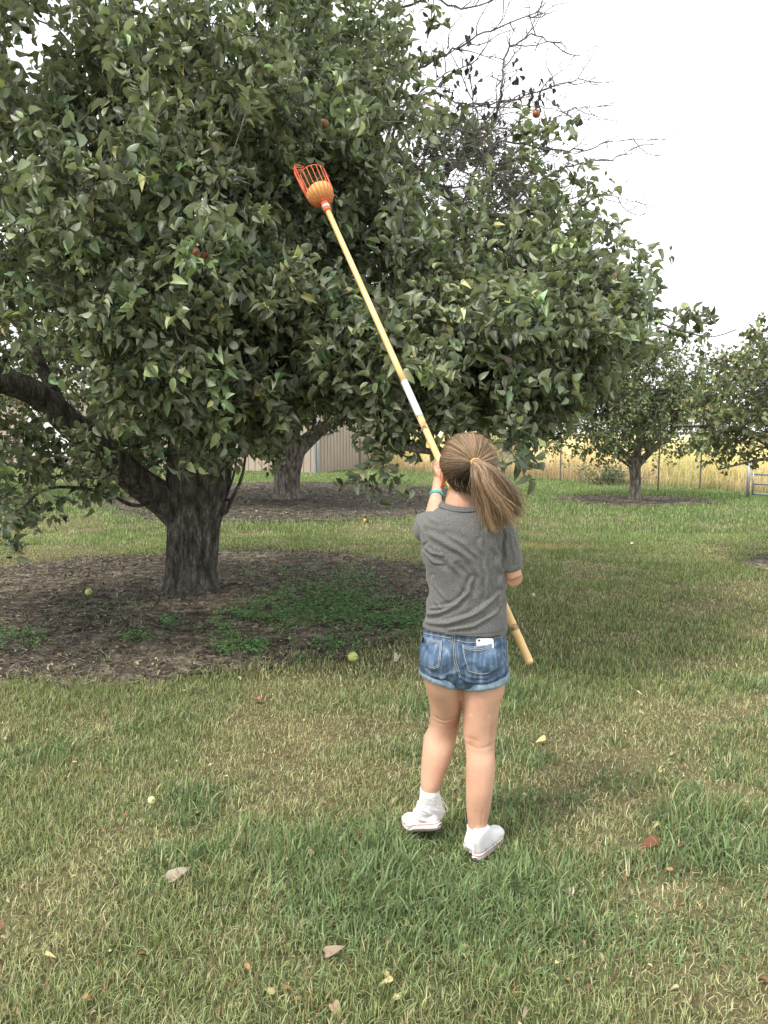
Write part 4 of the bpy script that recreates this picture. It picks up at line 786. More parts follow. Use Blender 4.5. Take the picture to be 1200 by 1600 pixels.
for k, (lb, px, py, L, c, cu, lift) in enumerate([('beige dry leaf standing up in the grass at the lower left', 262, 1385, .070, (.34, .29, .23), .5, .9), ('cream curled leaf in the grass below the right shoe', 893, 1412, .07, (.52, .45, .32), .6, .3), ('pale yellow leaf on the grass right of the knee', 853, 1162, .05, (.60, .54, .24), .4, .5), ('tan leaf at the bottom of the lawn, left of centre', 508, 1500, .05, (.30, .23, .165), .5, .8), ('brown leaf right of the bare thigh', 829, 1128, .045, (.2, .1, .06), .6, .3), ('reddish brown flat leaf on the dry patch', 1031, 1326, .075, (.17, .07, .045), .1, .05), ('tan leaf at the bottom edge of the photo', 520, 1580, .05, (.32, .22, .15), .4, .2), ('orange leaf on the lawn behind the mulch bed', 568, 817, .12, (.6, .36, .12), .2, .3), ('brown leaf in front of the mulch bed', 407, 1100, .05, (.32, .17, .09), .4, .4), ('long pale curled leaf beside the fallen green apple', 622, 1029, .08, (.5, .5, .36), .5, .3), ('small light leaf on the far lawn behind the ponytail', 985, 853, .08, (.62, .58, .42), .2, .2), ('rust leaf at the bottom left of the lawn', 302, 1232, .04, (.34, .22, .13), .4, .5)]):
    p = gr(px, py); g = Geo(); a = k * 1.9; d = nrm(np.array([math.cos(a), math.sin(a), lift])); nn = nrm(np.array([.2 * math.sin(k), -1.2 if lift > .6 else -.5, 1]))
    V, F_, C_ = leaf_batch(np.array([[p[0], p[1], .022]]), d[None], nn[None], np.array([L]), np.array([cu + .4]), np.array([1.1]), np.array([c])); g.add(V, F_, C_); g.add(*[(lambda q: q)(x) for x in (tubes(np.array([[(p[0], p[1], .035), (p[0] - d[0] * .008, p[1] - d[1] * .008, .033), (p[0] - d[0] * .02, p[1] - d[1] * .02, .03)]]), np.full((1, 3), .0008), 4))][:2], np.array(c) * .6)
    o = g.build('fallen_leaf', m_dead, colr=True); sm = o.modifiers.new('t', 'SOLIDIFY'); sm.thickness = .0008; tag(o, lb, 'leaf', GL)
m_stick = noise_mix(M('stick', rough=.9), [(.35, (.05, .04, .035)), (.65, (.14, .12, .1))], 20, 4)
GS = 'sticks lying on the mulch'
for k, (lb, pts, r) in enumerate([('long thin crooked stick on the mulch in front of the trunk', [(85, 1002), (135, 985), (170, 972), (205, 966)], .008), ('curved thin twig on the mulch running towards the clover', [(195, 955), (225, 975), (255, 987), (300, 990), (330, 978)], .006), ('short dark stick on the mulch left of the trunk', [(160, 883), (180, 880), (202, 878)], .012), ('stubby stick beside the green fallen apple', [(145, 936), (156, 936), (167, 934)], .014), ('bent root-like branch on the mulch right of the trunk', [(340, 922), (365, 915), (385, 922), (412, 930)], .013)]):
    P = np.array([gr(*q) for q in pts]); P[:, 2] = [hgt(q[0], q[1]) + .035 for q in P]; A = spline(P, 14); A += np.random.default_rng(k).normal(size=A.shape) * .006; g = Geo(); g.add(*tubes(A[None], np.linspace(r, r * .4, 14)[None], 7)); j = 7; q = nrm(A[j + 1] - A[j] + np.array([0, .05, .02])); g.add(*tubes(np.array([[A[j], A[j] + q * .05 + (0, .01, .01), A[j] + q * .1 + (0, .04, .03)]]), np.array([[r * .5, r * .4, r * .2]]), 5)); tag(g.build('stick', m_stick), lb, 'stick', GS)

# ------------------------------------------------------------------ fruit picker
def axpt(px, py, D):
    d = ray(px, py); return np.array([0, 0, H]) + d * D
pa = axpt(511.5, 328, 4.3); pb = axpt(827, 1033, 3.17); pd = nrm(pa - pb); PL = np.linalg.norm(pa - pb)
def on_pole(py):       # point of the pole seen at picture height py
    ts = np.linspace(0, 1.0, 400); Q = pb + (pa - pb) * ts[:, None]; return Q[np.argmin(np.abs(proj(Q)[1] - py))]
e1 = nrm(np.cross(pd, (0, 1, 0))); e2 = nrm(np.cross(pd, e1))
m_pole = noise_mix(M('varnished_wood', rough=.38, spec=.5), [(.3, (.62, .40, .15)), (.55, (.72, .49, .21)), (.75, (.80, .58, .28))], 7, 8, (1, 1, 1))
m_ferr = noise_mix(M('aluminium', rough=.35, spec=.6, Metallic=.35), [(.3, (.62, .63, .66)), (.7, (.74, .75, .78))], 12, 4)
m_wire = noise_mix(M('orange_coat', rough=.45, spec=.4), [(.3, (.62, .10, .04)), (.7, (.75, .15, .06))], 20, 3)
m_foam = noise_mix(M('foam', rough=.9, spec=.1), [(.3, (.52, .31, .11)), (.7, (.66, .42, .17))], 25, 6, bump=.3)
m_smudge = noise_mix(M('worn_wood', rough=.6), [(.38, (.16, .09, .045)), (.62, (.62, .42, .19))], 60, 8)
pick = empty('fruit_picker', pb); tag(pick, 'long wooden fruit picker pole with orange wire basket, held up by the girl', 'fruit picker')
PR = .0160
s_a, s_b = on_pole(650), on_pole(598)
def rod(name, a, b, r0, r1, mat, par, cap=0, sides=20, n=12):
    u = np.linspace(0, 1, n); P = a + (b - a) * u[:, None]; rr = r0 + (r1 - r0) * u
    if cap: P = np.vstack([a - nrm(b - a) * q for q in (cap, cap * .85, cap * .4)] + [P]); rr = np.concatenate([[r0 * .35, r0 * .75, r0 * .97], rr])
    g = Geo(); g.add(*tubes(P[None], rr[None], sides)); return g.build(name, mat, par)
rod('lower_pole', pb, s_a, PR, PR * .98, m_pole, pick, cap=.012); rod('upper_pole', s_b, pa, PR * .95, PR * .92, m_pole, pick)
sl_ = rod('metal_sleeve', s_a - pd * .004, s_b + pd * .004, PR * 1.09, PR * 1.09, m_ferr, pick)
for q in (on_pole(610), on_pole(641)):
    g = Geo(); c = q - np.array([0, 1, 0]) * PR * 1.08; g.add(*ellipsoid(c, (.004, .002, .004), nu=10, nv=6)); g.build('rivet', m_ferr, sl_)
for nm, y1, y2 in (('smudge', 672, 661), ('smudge', 986, 976)): rod(nm, on_pole(y1), on_pole(y2), PR * 1.006, PR * 1.006, m_smudge, pick)
# basket
bk = empty('basket', pa); bk.parent = pick; bk.location = pa - pb
def bp(h, r, a): return pa + pd * h + e1 * (r * math.cos(a)) + e2 * (r * math.sin(a))
rod('collar', pa - pd * .012, pa + pd * .012, PR * 1.35, PR * 1.3, m_wire, bk, n=3); rod('clamp', pa + pd * .012, pa + pd * .028, PR * 1.42, PR * 1.42, m_ferr, bk, n=3); rod('neck', pa + pd * .028, pa + pd * .062, PR * 1.15, PR * 1.05, m_wire, bk, n=3)
g = Geo(); NW = 18; BR = .077; top = .27
toA = math.atan2(-(np.array([1, 0, -.0]) @ e2), -(np.array([1, 0, 0]) @ e1))   # side of the basket towards the left
for k in range(NW):
    a = 2 * math.pi * k / NW; prof = [(.02, .019), (.055, .020), (.068, .034), (.082, .056), (.105, .069), (.135, .0735), (.19, .0755), (.25, BR), (top, BR)]
    P = np.array([bp(h, r, a) for h, r in prof]); g.add(*tubes(spline(P, 22)[None], np.full((1, 22), .0021), 6))
def ringw(h, r, a0=0, a1=2 * math.pi, n=48, wr=.0024, dz=lambda a: 0): a = np.linspace(a0, a1, n); g.add(*tubes(np.array([[bp(h + dz(q), r, q) for q in a]]), np.full((1, n), wr), 6))
ringw(top, BR); ringw(.06, .024, wr=.003)
# raised hook tines on the left side
ha = [toA - .38, toA - .13, toA + .13, toA + .38]
for a in ha: P = np.array([bp(.17, BR + .001, a), bp(.29, BR + .006, a), bp(.35, BR + .006, a), bp(.360, BR - .010, a), bp(.350, BR - .05, a)]); g.add(*tubes(spline(P, 16)[None], np.full((1, 16), .0024), 6))
ringw(.360, BR - .006, toA - .38, toA + .38, 10); ringw(.32, BR + .004, toA - .38, toA + .38, 10)
g.build('wire_cage', m_wire, bk)
g = Geo(); th = np.linspace(0, 2 * math.pi, 73)[:-1]; pr_ = [(.066, .015), (.070, .028), (.082, .050), (.097, .063), (.115, .0705), (.132, .0730), (.142, .072), (.146, .067), (.142, .062), (.122, .058), (.10, .048), (.088, .03), (.084, .01)]
V = np.array([[bp(h, r * (1 + .05 * abs(math.sin(t * NW / 2)) - .02), t) for t in th] for h, r in pr_]); K_, n_ = len(pr_), len(th); i, j = np.meshgrid(np.arange(K_ - 1), np.arange(n_), indexing='ij'); j2 = (j + 1) % n_
g.add(V.reshape(-1, 3), np.stack([i * n_ + j, (i + 1) * n_ + j, (i + 1) * n_ + j2, i * n_ + j2], -1).reshape(-1, 4)); g.build('foam_cup', m_foam, bk)
# ------------------------------------------------------------------ the girl
m_skin = noise_mix(M('skin', rough=.5, spec=.35, Subsurface_Weight=.12), [(.3, (.47, .27, .18)), (.7, (.58, .345, .24))], 9, 6, attr=True, bump=.03, bscale=160)
m_skin.node_tree.nodes['Principled BSDF'].inputs['Subsurface Radius'].default_value = (.012, .005, .003)
def cloth(name, stops, sc, stretch=(1, 1, 1), bump=.2, bs=400, attr=False, detail=3):
    m = noise_mix(M(name, rough=.95, spec=.1), stops, sc, detail, stretch, bump=bump, bscale=bs, attr=attr)
    m.node_tree.nodes['Principled BSDF'].inputs['Sheen Weight'].default_value = .15; return m
m_shirt = cloth('grey_heather', [(.30, (.08, .08, .08)), (.5, (.125, .124, .122)), (.70, (.19, .188, .185))], 260)
m_denim = noise_mix(M('denim', rough=.85, spec=.15), [(.28, (.04, .068, .125)), (.5, (.085, .135, .21)), (.72, (.21, .275, .36))], 55, 6, (1, 1, .14), bump=.25, bscale=300, attr=True)
m_cuff = noise_mix(M('denim_cuff', rough=.9, spec=.1), [(.3, (.13, .20, .27)), (.7, (.28, .36, .42))], 90, 4, (1, 1, .3), bump=.2, bscale=300)
m_thread = noise_mix(M('thread', rough=.8), [(.3, (.42, .38, .32)), (.7, (.55, .5, .44))], 90, 2)
m_canvas = noise_mix(M('white_canvas', rough=.85, spec=.15), [(.3, (.68, .66, .66)), (.7, (.80, .78, .78))], 40, 5, bump=.2, bscale=500)
m_sock = noise_mix(M('white_sock', rough=.95, spec=.1), [(.3, (.68, .66, .66)), (.7, (.80, .785, .78))], 60, 4, (2.5, 2.5, .4), bump=.3, bscale=300)
m_rub = noise_mix(M('white_rubber', rough=.55, spec=.3), [(.35, (.62, .585, .56)), (.7, (.76, .74, .72))], 30, 6)
m_thread2 = M('canvas_seam', (.5, .48, .46), .8); m_red = M('red_line', (.42, .05, .08), .6); m_navy = M('navy_line', (.03, .035, .09), .6)
m_outsole = noise_mix(M('brown_rubber', rough=.8), [(.3, (.05, .03, .022)), (.7, (.13, .09, .065))], 60, 4, bump=.4)
m_teal = noise_mix(M('teal_silicone', rough=.5, spec=.4), [(.3, (.03, .27, .30)), (.7, (.045, .34, .36))], 20, 3)
m_hair = tinted('hair', .42, .5); m_tie = noise_mix(M('hair_tie', rough=.7), [(.3, (.55, .33, .12)), (.7, (.68, .44, .18))], 90, 3)

girl = empty('person', (.33, 2.98, 0)); tag(girl, 'girl seen from behind in grey t-shirt and denim shorts, ponytail blowing, raising the picker pole', 'person')
def sec(pl, pr, py, Y, ry, tilt=0):
    a, b = at(pl, py, Y), at(pr, py, Y); return ((a[0] + b[0]) / 2, Y, a[2], (b[0] - a[0]) / 2, ry, tilt)
TY = 3.0
B = Geo()
B.add(*loft([sec(676, 778, 1062, 3.0, .08), sec(668, 785, 1040, 3.0, .095), sec(670, 782, 1005, 3.0, .092), sec(678, 778, 950, 3.0, .082), sec(676, 777, 890, 3.0, .09), sec(670, 776, 845, 3.0, .09), sec(682, 768, 818, 3.0, .074), sec(696, 752, 802, 3.0, .06), sec(702, 746, 790, 3.0, .05)], sub=30))
# legs: rings follow the picture's outline of each thigh, knee and calf
legR = [sec(722, 790, 1050, 3.0, .088), sec(721, 788, 1078, 3.0, .088), sec(722, 782, 1096, 3.0, .084), sec(723, 777, 1123, 3.0, .076), sec(723.5, 774.5, 1144, 2.995, .068), sec(727, 772.5, 1166, 2.985, .062), sec(728.5, 773.5, 1186, 2.97, .063), sec(728, 773.5, 1207, 2.96, .063), sec(728, 770, 1235, 2.945, .056), sec(728.6, 766.5, 1262, 2.94, .048), sec(730.5, 761.5, 1284, 2.935, .04), sec(732, 760, 1300, 2.935, .038), sec(732, 762, 1318, 2.94, .04)]
legL = [sec(660, 722, 1048, 3.0, .086), sec(664, 719, 1070, 3.01, .084), sec(670.5, 721, 1096, 3.04, .078), sec(672.5, 719, 1118, 3.07, .071), sec(671, 716.5, 1134, 3.085, .066), sec(664, 713.5, 1149, 3.085, .062), sec(660, 709, 1170, 3.07, .062), sec(658, 700.5, 1196, 3.05, .056), sec(657, 690.5, 1222, 3.03, .046), sec(658, 685.5, 1236, 3.025, .04), sec(660, 686, 1252, 3.03, .038), sec(663, 688, 1268, 3.045, .036)]
B.add(*loft(legR, sub=50)); B.add(*loft(legL, sub=50))
# neck and head
hc = at(729.5, 727, 3.015)
fd = nrm(np.array([-.28, 1, .30])); ud = nrm(np.array([.03, -.30, 1])); sdv = nrm(np.cross(fd, ud)); ud = np.cross(sdv, fd); HM = np.stack([sdv, fd, ud], 1)     # right, face, up
def hp(s, f, u): return hc + HM @ np.array([s, f, u])
B.add(*limb([at(724, 806, 3.01), at(721, 788, 3.01), hp(0, .005, -.07), hp(0, .02, -.03)], [.070, .064, .056, .05]))
B.add(*ellipsoid(hc, (.076, .094, .100), HM)); B.add(*ellipsoid(hp(0, .035, -.062), (.054, .056, .05), HM)); B.add(*ellipsoid(hp(0, .07, -.098), (.022, .02, .016), HM))
B.add(*ellipsoid(hp(0, .086, -.01), (.04, .012, .04), HM)); B.add(*limb([hp(0, .088, .012), hp(0, .104, -.012), hp(0, .113, -.03), hp(0, .098, -.036)], [.009, .011, .013, .010], sub=10))
for sg in (-1, 1):
    B.add(*ellipsoid(hp(sg * .034, .072, -.034), (.024, .018, .022), HM)); B.add(*ellipsoid(hp(sg * .031, .083, .018), (.022, .010, .007), HM))
B.add(*ellipsoid(hp(0, .088, -.060), (.022, .010, .005), HM)); B.add(*ellipsoid(hp(0, .087, -.069), (.018, .010, .006), HM))
# arms
SHL = at(676, 824, 3.0); ELL_ = at(675, 822, 3.30); GL_ = on_pole(737); n1 = np.array([-1, .25, 0.]); n1 = nrm(n1 - pd * (n1 @ pd)); w1 = np.cross(pd, n1); w1 = w1 if w1[2] < 0 else -w1
WRL = at(682, 769, 3.47)
B.add(*limb([SHL, (SHL + ELL_) / 2 + (0, 0, -.004), ELL_], [.042, .040, .038])); B.add(*limb([ELL_, at(678, 803, 3.37), at(680, 786, 3.43), WRL, GL_ + n1 * .034 + w1 * .03], [.039, .037, .031, .0235, .02], sub=24))
SHR = at(777, 832, 3.0); ELR = at(801.5, 902, 3.0); GR_ = on_pole(900); n2 = np.array([.5, -1, 0.]); n2 = nrm(n2 - pd * (n2 @ pd)); w2 = np.cross(pd, n2); w2 = w2 if w2[0] > 0 else -w2
WRR = GR_ + n2 * .03 + w2 * .062 + np.array([0, -.03, .0])
B.add(*limb([SHR + (-.01, 0, -.01), at(791, 868, 3.0), ELR], [.038, .036, .036])); B.add(*limb([ELR, ELR + (WRR - ELR) * .35 + (0, 0, -.004), WRR, GR_ + n2 * .03 + w2 * .02], [.037, .035, .026, .022], sub=20))
def grip(c, n, w_, side):
    """palm on side n of the pole, four fingers closing round it away from the wrist, thumb the other way"""
    pc = c + n * (PR + .016)
    V, F_ = ellipsoid(pc + w_ * .012, (.043, .014, .045), np.stack([pd, n, w_], 1)); B.add(V, F_)
    for k, (t, L, r) in enumerate([(.033, 230, .0082), (.012, 250, .0088), (-.009, 240, .0085), (-.029, 215, .0074)]):
        a = np.radians(np.linspace(-35, L - 20, 9)); rr = PR + r + .0015 + .006 * np.cos(a / 2) ** 2 * (a < 1.2); rr[1] += .003; rr[4] += .002
        P = [pc + w_ * .012 + pd * t * .8 * side] + [c + pd * (t + .002 * j) * side + n * math.cos(q) * R_ - w_ * math.sin(q) * R_ for j, (q, R_) in enumerate(zip(a, rr))]
        B.add(*limb(P, [r * 1.15] * 3 + [r * 1.05] * 3 + [r * .95] * 3 + [r * .8], sub=26, sides=12))
    a = np.radians(np.linspace(20, 175, 6)); P = [pc + w_ * .035 + pd * .005 * side] + [c + pd * (.02 + .008 * j) * side + n * math.cos(q) * (PR + .011) + w_ * math.sin(q) * (PR + .012) for j, q in enumerate(a)]
    B.add(*limb(P, [.014, .0125, .0115, .0105, .0105, .0095, .0078], sub=20, sides=12))
grip(GL_, n1, w1, 1); grip(GR_, n2, w2, 1)
# feet inside the shoes
HR_, TR_ = np.array([.347, 2.868, 0.]), np.array([.462, 3.06, 0.])
TL_ = np.array([.083, 3.150, .006]); HLg = np.array([.215, 2.99, .006]); fL = nrm(HLg - TL_); HL_ = TL_ + fL * .226; HUP = np.array([.196, 2.955, .095])
B.add(*limb([HR_ + (.016, .03, .06), HR_ * .55 + TR_ * .45 + (0, 0, .042), TR_ * .75 + HR_ * .25 + (0, 0, .036)], [.022, .02, .014])); B.add(*limb([at(672, 1262, 3.03), at(668, 1270, 3.04), TL_ * .7 + HLg * .3 + (0, 0, .035)], [.026, .016, .011]))
def X0_(px, py, Y=2.93): p = at(px, py, Y); return (p[0], p[2])
def skincol(W, N):
    c = np.ones((len(W), 3))
    def spot(p, r, t): k = np.exp(-(np.linalg.norm(W - p, axis=1) / r) ** 2)[:, None]; c[:] = c * (1 - k) + c * np.array(t) * k
    spot(at(708, 1128, 3.03), .035, (.86, .68, .62)); spot(at(738, 1156, 2.93), .022, (.9, .78, .72)); spot(GL_, .08, (1.05, .86, .84)); spot(GR_, .08, (1.05, .86, .84)); spot(ELR + (0, -.03, -.02), .03, (1.0, .8, .76)); spot(hp(0, .09, -.064), .02, (.95, .55, .55))
    k = (fbm(W[:, 0] * 14, W[:, 2] * 10, 5, 3) - .5)[:, None]; return c * (1 + k * np.array([.12, .26, .3]))
KC = [([(724, 1166.5), (748, 1169), (773, 1166)], .0045, -.0016), ([(724, 1160), (736, 1155), (746, 1158)], .006, -.0015), ([(673, 1131), (694, 1137), (716, 1132)], .0045, -.002), ([(676, 1140), (700, 1145), (713, 1141)], .005, -.001), ([(741, 1262), (744, 1284)], .003, -.0025), ([(752, 1262), (751, 1284)], .003, -.0025), ([(736, 1120), (735, 1160)], .006, .0025), ([(765, 1120), (764, 1160)], .006, .002), ([(751, 1190), (750, 1232)], .004, -.0015)]
KX = [([X0_(*q) for q in pl], w_, h_) for pl, w_, h_ in KC]
def knees(W, N):
    back = np.clip(-N[:, 1] * 2, 0, 1); d = np.zeros(len(W))
    for pl, w_, h_ in KX: q, t = seg_dist(W[:, 0], W[:, 2], pl); d += h_ * np.exp(-(q / w_) ** 2)
    return W + N * (d * back + .0008 * (fbm(W[:, 0] * 60, W[:, 2] * 45, 61, 2) - .5))[:, None]
body = remeshed('body', B, m_skin, girl, .0042, 4, fn=knees, colr=skincol)
# ears and eyes
for sg in (-1, 1):
    E_ = Geo(); a = np.linspace(-.3, 5.2, 20); P = np.array([hp(sg * (.094 + .009 * math.sin(q * .5)), -.006 + .017 * math.cos(q), -.050 + .030 * math.sin(q)) for q in a]); E_.add(*tubes(P[None], np.full((1, 20), .0052), 8))
    E_.add(*ellipsoid(hp(sg * .086, .008, -.044), (.008, .013, .025), HM)); E_.add(*ellipsoid(hp(sg * .090, .004, -.076), (.009, .008, .010), HM))
    remeshed('ear', E_, m_skin, girl, .0026, 4, colr=lambda W, N: np.tile([1.05, .62, .55], (len(W), 1)))
    g = Geo(); V, F_ = ellipsoid(hp(sg * .031, .084, .004), (.0115, .0115, .0115), HM); g.add(V, F_, (.85, .83, .8)); V, F_ = ellipsoid(hp(sg * .031, .0925, .005), (.0055, .0042, .0055), HM, 12, 8); g.add(V, F_, (.08, .05, .03)); g.build('eye', m_apple, girl, colr=True)
    g = Geo(); P = np.array([hp(sg * s_, f_, u_) for s_, f_, u_ in ((.016, .098, .026), (.032, .094, .031), (.048, .083, .026))]); g.add(*tubes(spline(P, 9)[None], np.array([.002, .003, .003, .003, .0028, .0025, .002, .0015, .001])[None], 5)); g.build('eyebrow', m_branch, girl)

# --- t-shirt
S = Geo()
S.add(*loft([sec(661, 792, 984, TY, .106, -.06), sec(662, 792, 978, TY, .104, -.05), sec(664, 792, 960, TY, .101), sec(669, 791.5, 930, TY, .097), sec(667, 791, 900, TY, .100), sec(660, 790, 872, TY, .107), sec(657, 789, 850, TY, .110), sec(657, 791, 828, TY, .107), sec(663, 789, 812, TY, .096), sec(676, 780, 801, TY, .083), sec(686, 766, 794, TY, .073), sec(692, 757, 789.5, TY, .066)], sub=60, n=64, p=2.25))
S.add(*limb([at(684, 828, 2.99), at(672, 825, 3.06), at(670, 823, 3.14), at(671, 820, 3.23)], [.055, .063, .062, .055], sides=28, sub=20))
S.add(*limb([at(768, 824, 3.0), at(784, 830, 3.0), at(791, 855, 3.0), at(797, 891, 3.0)], [.05, .051, .052, .0485], sides=28, sub=24))
def X_(px, py, Y=2.9): p = at(px, py, Y); return (p[0], p[2])
folds = [   # (picture polyline, width m, height m)
    ([(672, 838), (692, 846), (716, 858), (738, 878), (752, 905), (757, 930)], .012, .009), ([(700, 838), (726, 850), (747, 872), (762, 905), (768, 940)], .010, .007), ([(666, 858), (676, 866), (692, 868)], .006, .006), ([(664, 868), (680, 880), (694, 882)], .006, .005),
    ([(664, 968), (690, 958), (715, 944), (733, 922), (738, 905)], .008, .010), ([(668, 978), (700, 975), (735, 962), (765, 945), (782, 930)], .009, .009), ([(672, 956), (690, 951), (706, 946)], .005, .006), ([(700, 984), (740, 978), (772, 962), (788, 948)], .007, .007),
    ([(762, 830), (778, 868), (786, 905), (787, 950)], .009, .010), ([(750, 845), (760, 880), (763, 915), (760, 945)], .008, .006), ([(677, 905), (684, 925), (700, 940)], .006, .005), ([(674, 925), (682, 942), (690, 955)], .006, .005), ([(790, 832), (790, 860), (789, 893)], .006, -.010), ([(668, 850), (660, 862), (655, 858)], .006, -.006),
    ([(715, 880), (730, 900), (741, 930)], .010, -.006), ([(680, 870), (705, 892), (722, 925), (722, 945)], .012, -.005), ([(800, 835), (806, 860), (810, 885)], .006, .004), ([(664, 806), (675, 815), (690, 818)], .007, .004), ([(652, 815), (660, 830), (662, 845)], .006, .004)]
FX = [([X_(*q) for q in pl], w_, h_) for pl, w_, h_ in folds]
def shirtfold(W, N):
    x, z = W[:, 0], W[:, 2]; back = np.clip(-N[:, 1] * 2 + .2, 0, 1); d = np.zeros(len(W))
    for pl, w_, h_ in FX:
        q, t = seg_dist(x + .003 * np.sin(z * 90), z, pl); d += h_ * np.exp(-(q / w_) ** 2) * np.sin(np.clip(t * .9 + .1, 0, 1) * math.pi) ** .5 - .45 * h_ * np.exp(-((q - w_ * 1.6) / w_) ** 2)
    d = d * 1.0 * back + .0028 * (fbm(x * 9 + W[:, 1] * 7, z * 16 - x * 10, 4, 2) - .5) * 2 + .0008 * (fbm(x * 30 + z * 18, z * 22 - x * 20, 14, 2) - .5) * 2
    side = np.clip(1 - back, 0, 1); d += side * .004 * np.sin(z * 70 + W[:, 1] * 30)
    return W + N * d[:, None]
shirt = remeshed('t_shirt', S, m_shirt, girl, .0042, 5, fn=shirtfold)
bs = bvh_of(shirt)
def drape(bv, pts, off, n=None, closed=False):
    A = spline(np.array(pts, float), n or len(pts) * 5); o = []
    for x, y in A:
        d = Vector(ray(x, y)).normalized(); h = bv.ray_cast(Vector((0, 0, H)), d)
        if h[0] is None: continue
        o.append(np.array(h[0]) - np.array(d) * off)
    return np.array(o)
g = Geo(); a = np.linspace(0, 2 * math.pi, 60)
c0_ = sec(690, 760, 790, TY, .067)
for k, (dr, dz, r) in enumerate([(.000, .004, .0055), (.0045, -.001, .0056), (.009, -.0065, .005)]):
    P = np.stack([c0_[0] + (c0_[3] + dr) * np.cos(a), c0_[1] + (c0_[4] + dr) * np.sin(a), c0_[2] + dz - .009 * np.cos(a) ** 2 * 0 + .014 * (np.cos(a) ** 2) - .008], -1); g.add(*tubes(P[None], np.full((1, 60), r), 8, cap=False))
g.build('collar', m_shirt, shirt)
def seam(bv, pts, name, mat, par, r=.0011, off=.0006, n=None):
    P = drape(bv, pts, off, n)
    if len(P) > 2: g = Geo(); g.add(*tubes(P[None], np.full((1, len(P)), r), 5)); return g.build(name, mat, par)
m_seam = noise_mix(M('shirt_seam', rough=.95), [(.3, (.06, .06, .06)), (.7, (.12, .12, .12))], 200, 2)
seam(bs, [(663, 980), (690, 987.5), (725, 990.5), (760, 989), (790, 984)], 'hem_seam', m_seam, shirt, .0009, n=50); seam(bs, [(783, 892), (798, 893), (814, 885)], 'hem_seam', m_seam, shirt, .0009)

# --- shorts
D_ = Geo()
D_.add(*loft([sec(668, 786, 962, TY, .09), sec(663, 789, 985, TY, .096), sec(657, 792, 1008, TY, .106), sec(656, 793, 1030, TY, .110), sec(658, 793, 1048, TY, .106), sec(672, 780, 1066, TY, .085)], sub=34, n=56, p=2.2))
D_.add(*loft([sec(660, 719, 1010, 2.99, .085), sec(656, 719.5, 1035, 2.99, .094, -.03), sec(655.5, 720, 1050, 2.995, .094, -.2), sec(658, 719.5, 1059, 3.0, .093, -.3)], sub=24, n=44))
D_.add(*loft([sec(722, 792, 1012, 2.985, .088), sec(719, 793.5, 1038, 2.985, .097, .03), sec(718.5, 793.5, 1054, 2.99, .097, .15), sec(720, 792.5, 1064, 2.995, .096, .22)], sub=24, n=44))
D_.add(*ellipsoid(at(689, 1026, 2.965), (.077, .082, .075))); D_.add(*ellipsoid(at(757, 1029, 2.965), (.082, .084, .078)))
dfold = [([(690, 1060), (700, 1052), (714, 1050)], .006, .005), ([(722, 1040), (733, 1032), (742, 1034)], .006, .004), ([(720, 1060), (740, 1066), (765, 1064), (788, 1052)], .007, .006), ([(722, 1052), (738, 1058), (760, 1058)], .005, .004), ([(660, 1044), (675, 1056), (695, 1059)], .006, .004), ([(775, 1046), (786, 1040), (793, 1030)], .005, .004), ([(710, 1000), (712, 1030), (719, 1062)], .010, -.012), ([(657, 1012), (666, 1016), (676, 1017)], .004, .003), ([(776, 1012), (785, 1008), (793, 1010)], .004, .003)]
DX = [([X_(*q) for q in pl], w_, h_) for pl, w_, h_ in dfold]
def shortfold(W, N):
    x, z = W[:, 0], W[:, 2]; back = np.clip(-N[:, 1] * 2 + .2, 0, 1); d = np.zeros(len(W))
    for pl, w_, h_ in DX: q, t = seg_dist(x, z, pl); d += h_ * np.exp(-(q / w_) ** 2)
    return W + N * (d * back + .0035 * (fbm(x * 22 + W[:, 1] * 18, z * 34, 24, 3) - .5) * 2)[:, None]
def denimcol(W, N):
    x, z = W[:, 0], W[:, 2]; c = .75 + .35 * (fbm(x * 12, z * 12, 6, 3) - .5) * 2
    for cx, cy in ((688, 1022), (752, 1025)): p = X_(cx, cy); c = c + .38 * np.exp(-((x - p[0]) ** 2 + (z - p[1]) ** 2) / .0016)
    c += .35 * (noise(x * 8 + 3, z * 95, 8) > .8) * noise(x * 30, z * 30, 2)
    return np.stack([c, c, c], -1).clip(.3, 1.6)
shorts = remeshed('denim_shorts', D_, m_denim, girl, .0042, 4, fn=shortfold, colr=denimcol)
bd = bvh_of(shorts)
for rr in ([(655.5, 720, 1050, 2.995, .094, -.2), (658, 719.5, 1059, 3.0, .093, -.3)], [(718.5, 793.5, 1054, 2.99, .097, .15), (720, 792.5, 1064, 2.995, .096, .22)]):
    a_, b_ = sec(*rr[0]), sec(*rr[1]); rg_ = np.random.default_rng(3); rings_ = []
    b_ = list(b_); a_ = list(b_); a_[2] += .020; prof = [(.000, .002), (-.001, .004), (.001, .006), (.009, .0065), (.018, .006), (.024, .0045), (.025, .001)]
    for dz, dr in prof: q = list(b_); q[2] += dz - .002; q[3] += dr - .001; q[4] += dr - .001; rings_.append(q)
    V, F_ = loft(rings_, n=80, caps=False); a2 = np.arctan2(V[:, 1] - b_[1], V[:, 0] - b_[0]); V[:, 2] += .0025 * np.sin(a2 * 3 + 1) + .0012 * np.sin(a2 * 11); rad = 1 + .010 * np.sin(a2 * 7 + V[:, 2] * 60); V[:, 0] = b_[0] + (V[:, 0] - b_[0]) * rad; V[:, 1] = b_[1] + (V[:, 1] - b_[1]) * rad
    g = Geo(); g.add(V, F_); o = g.build('rolled_cuff', m_cuff, shorts); so_ = o.modifiers.new('t', 'SOLIDIFY'); so_.thickness = .002
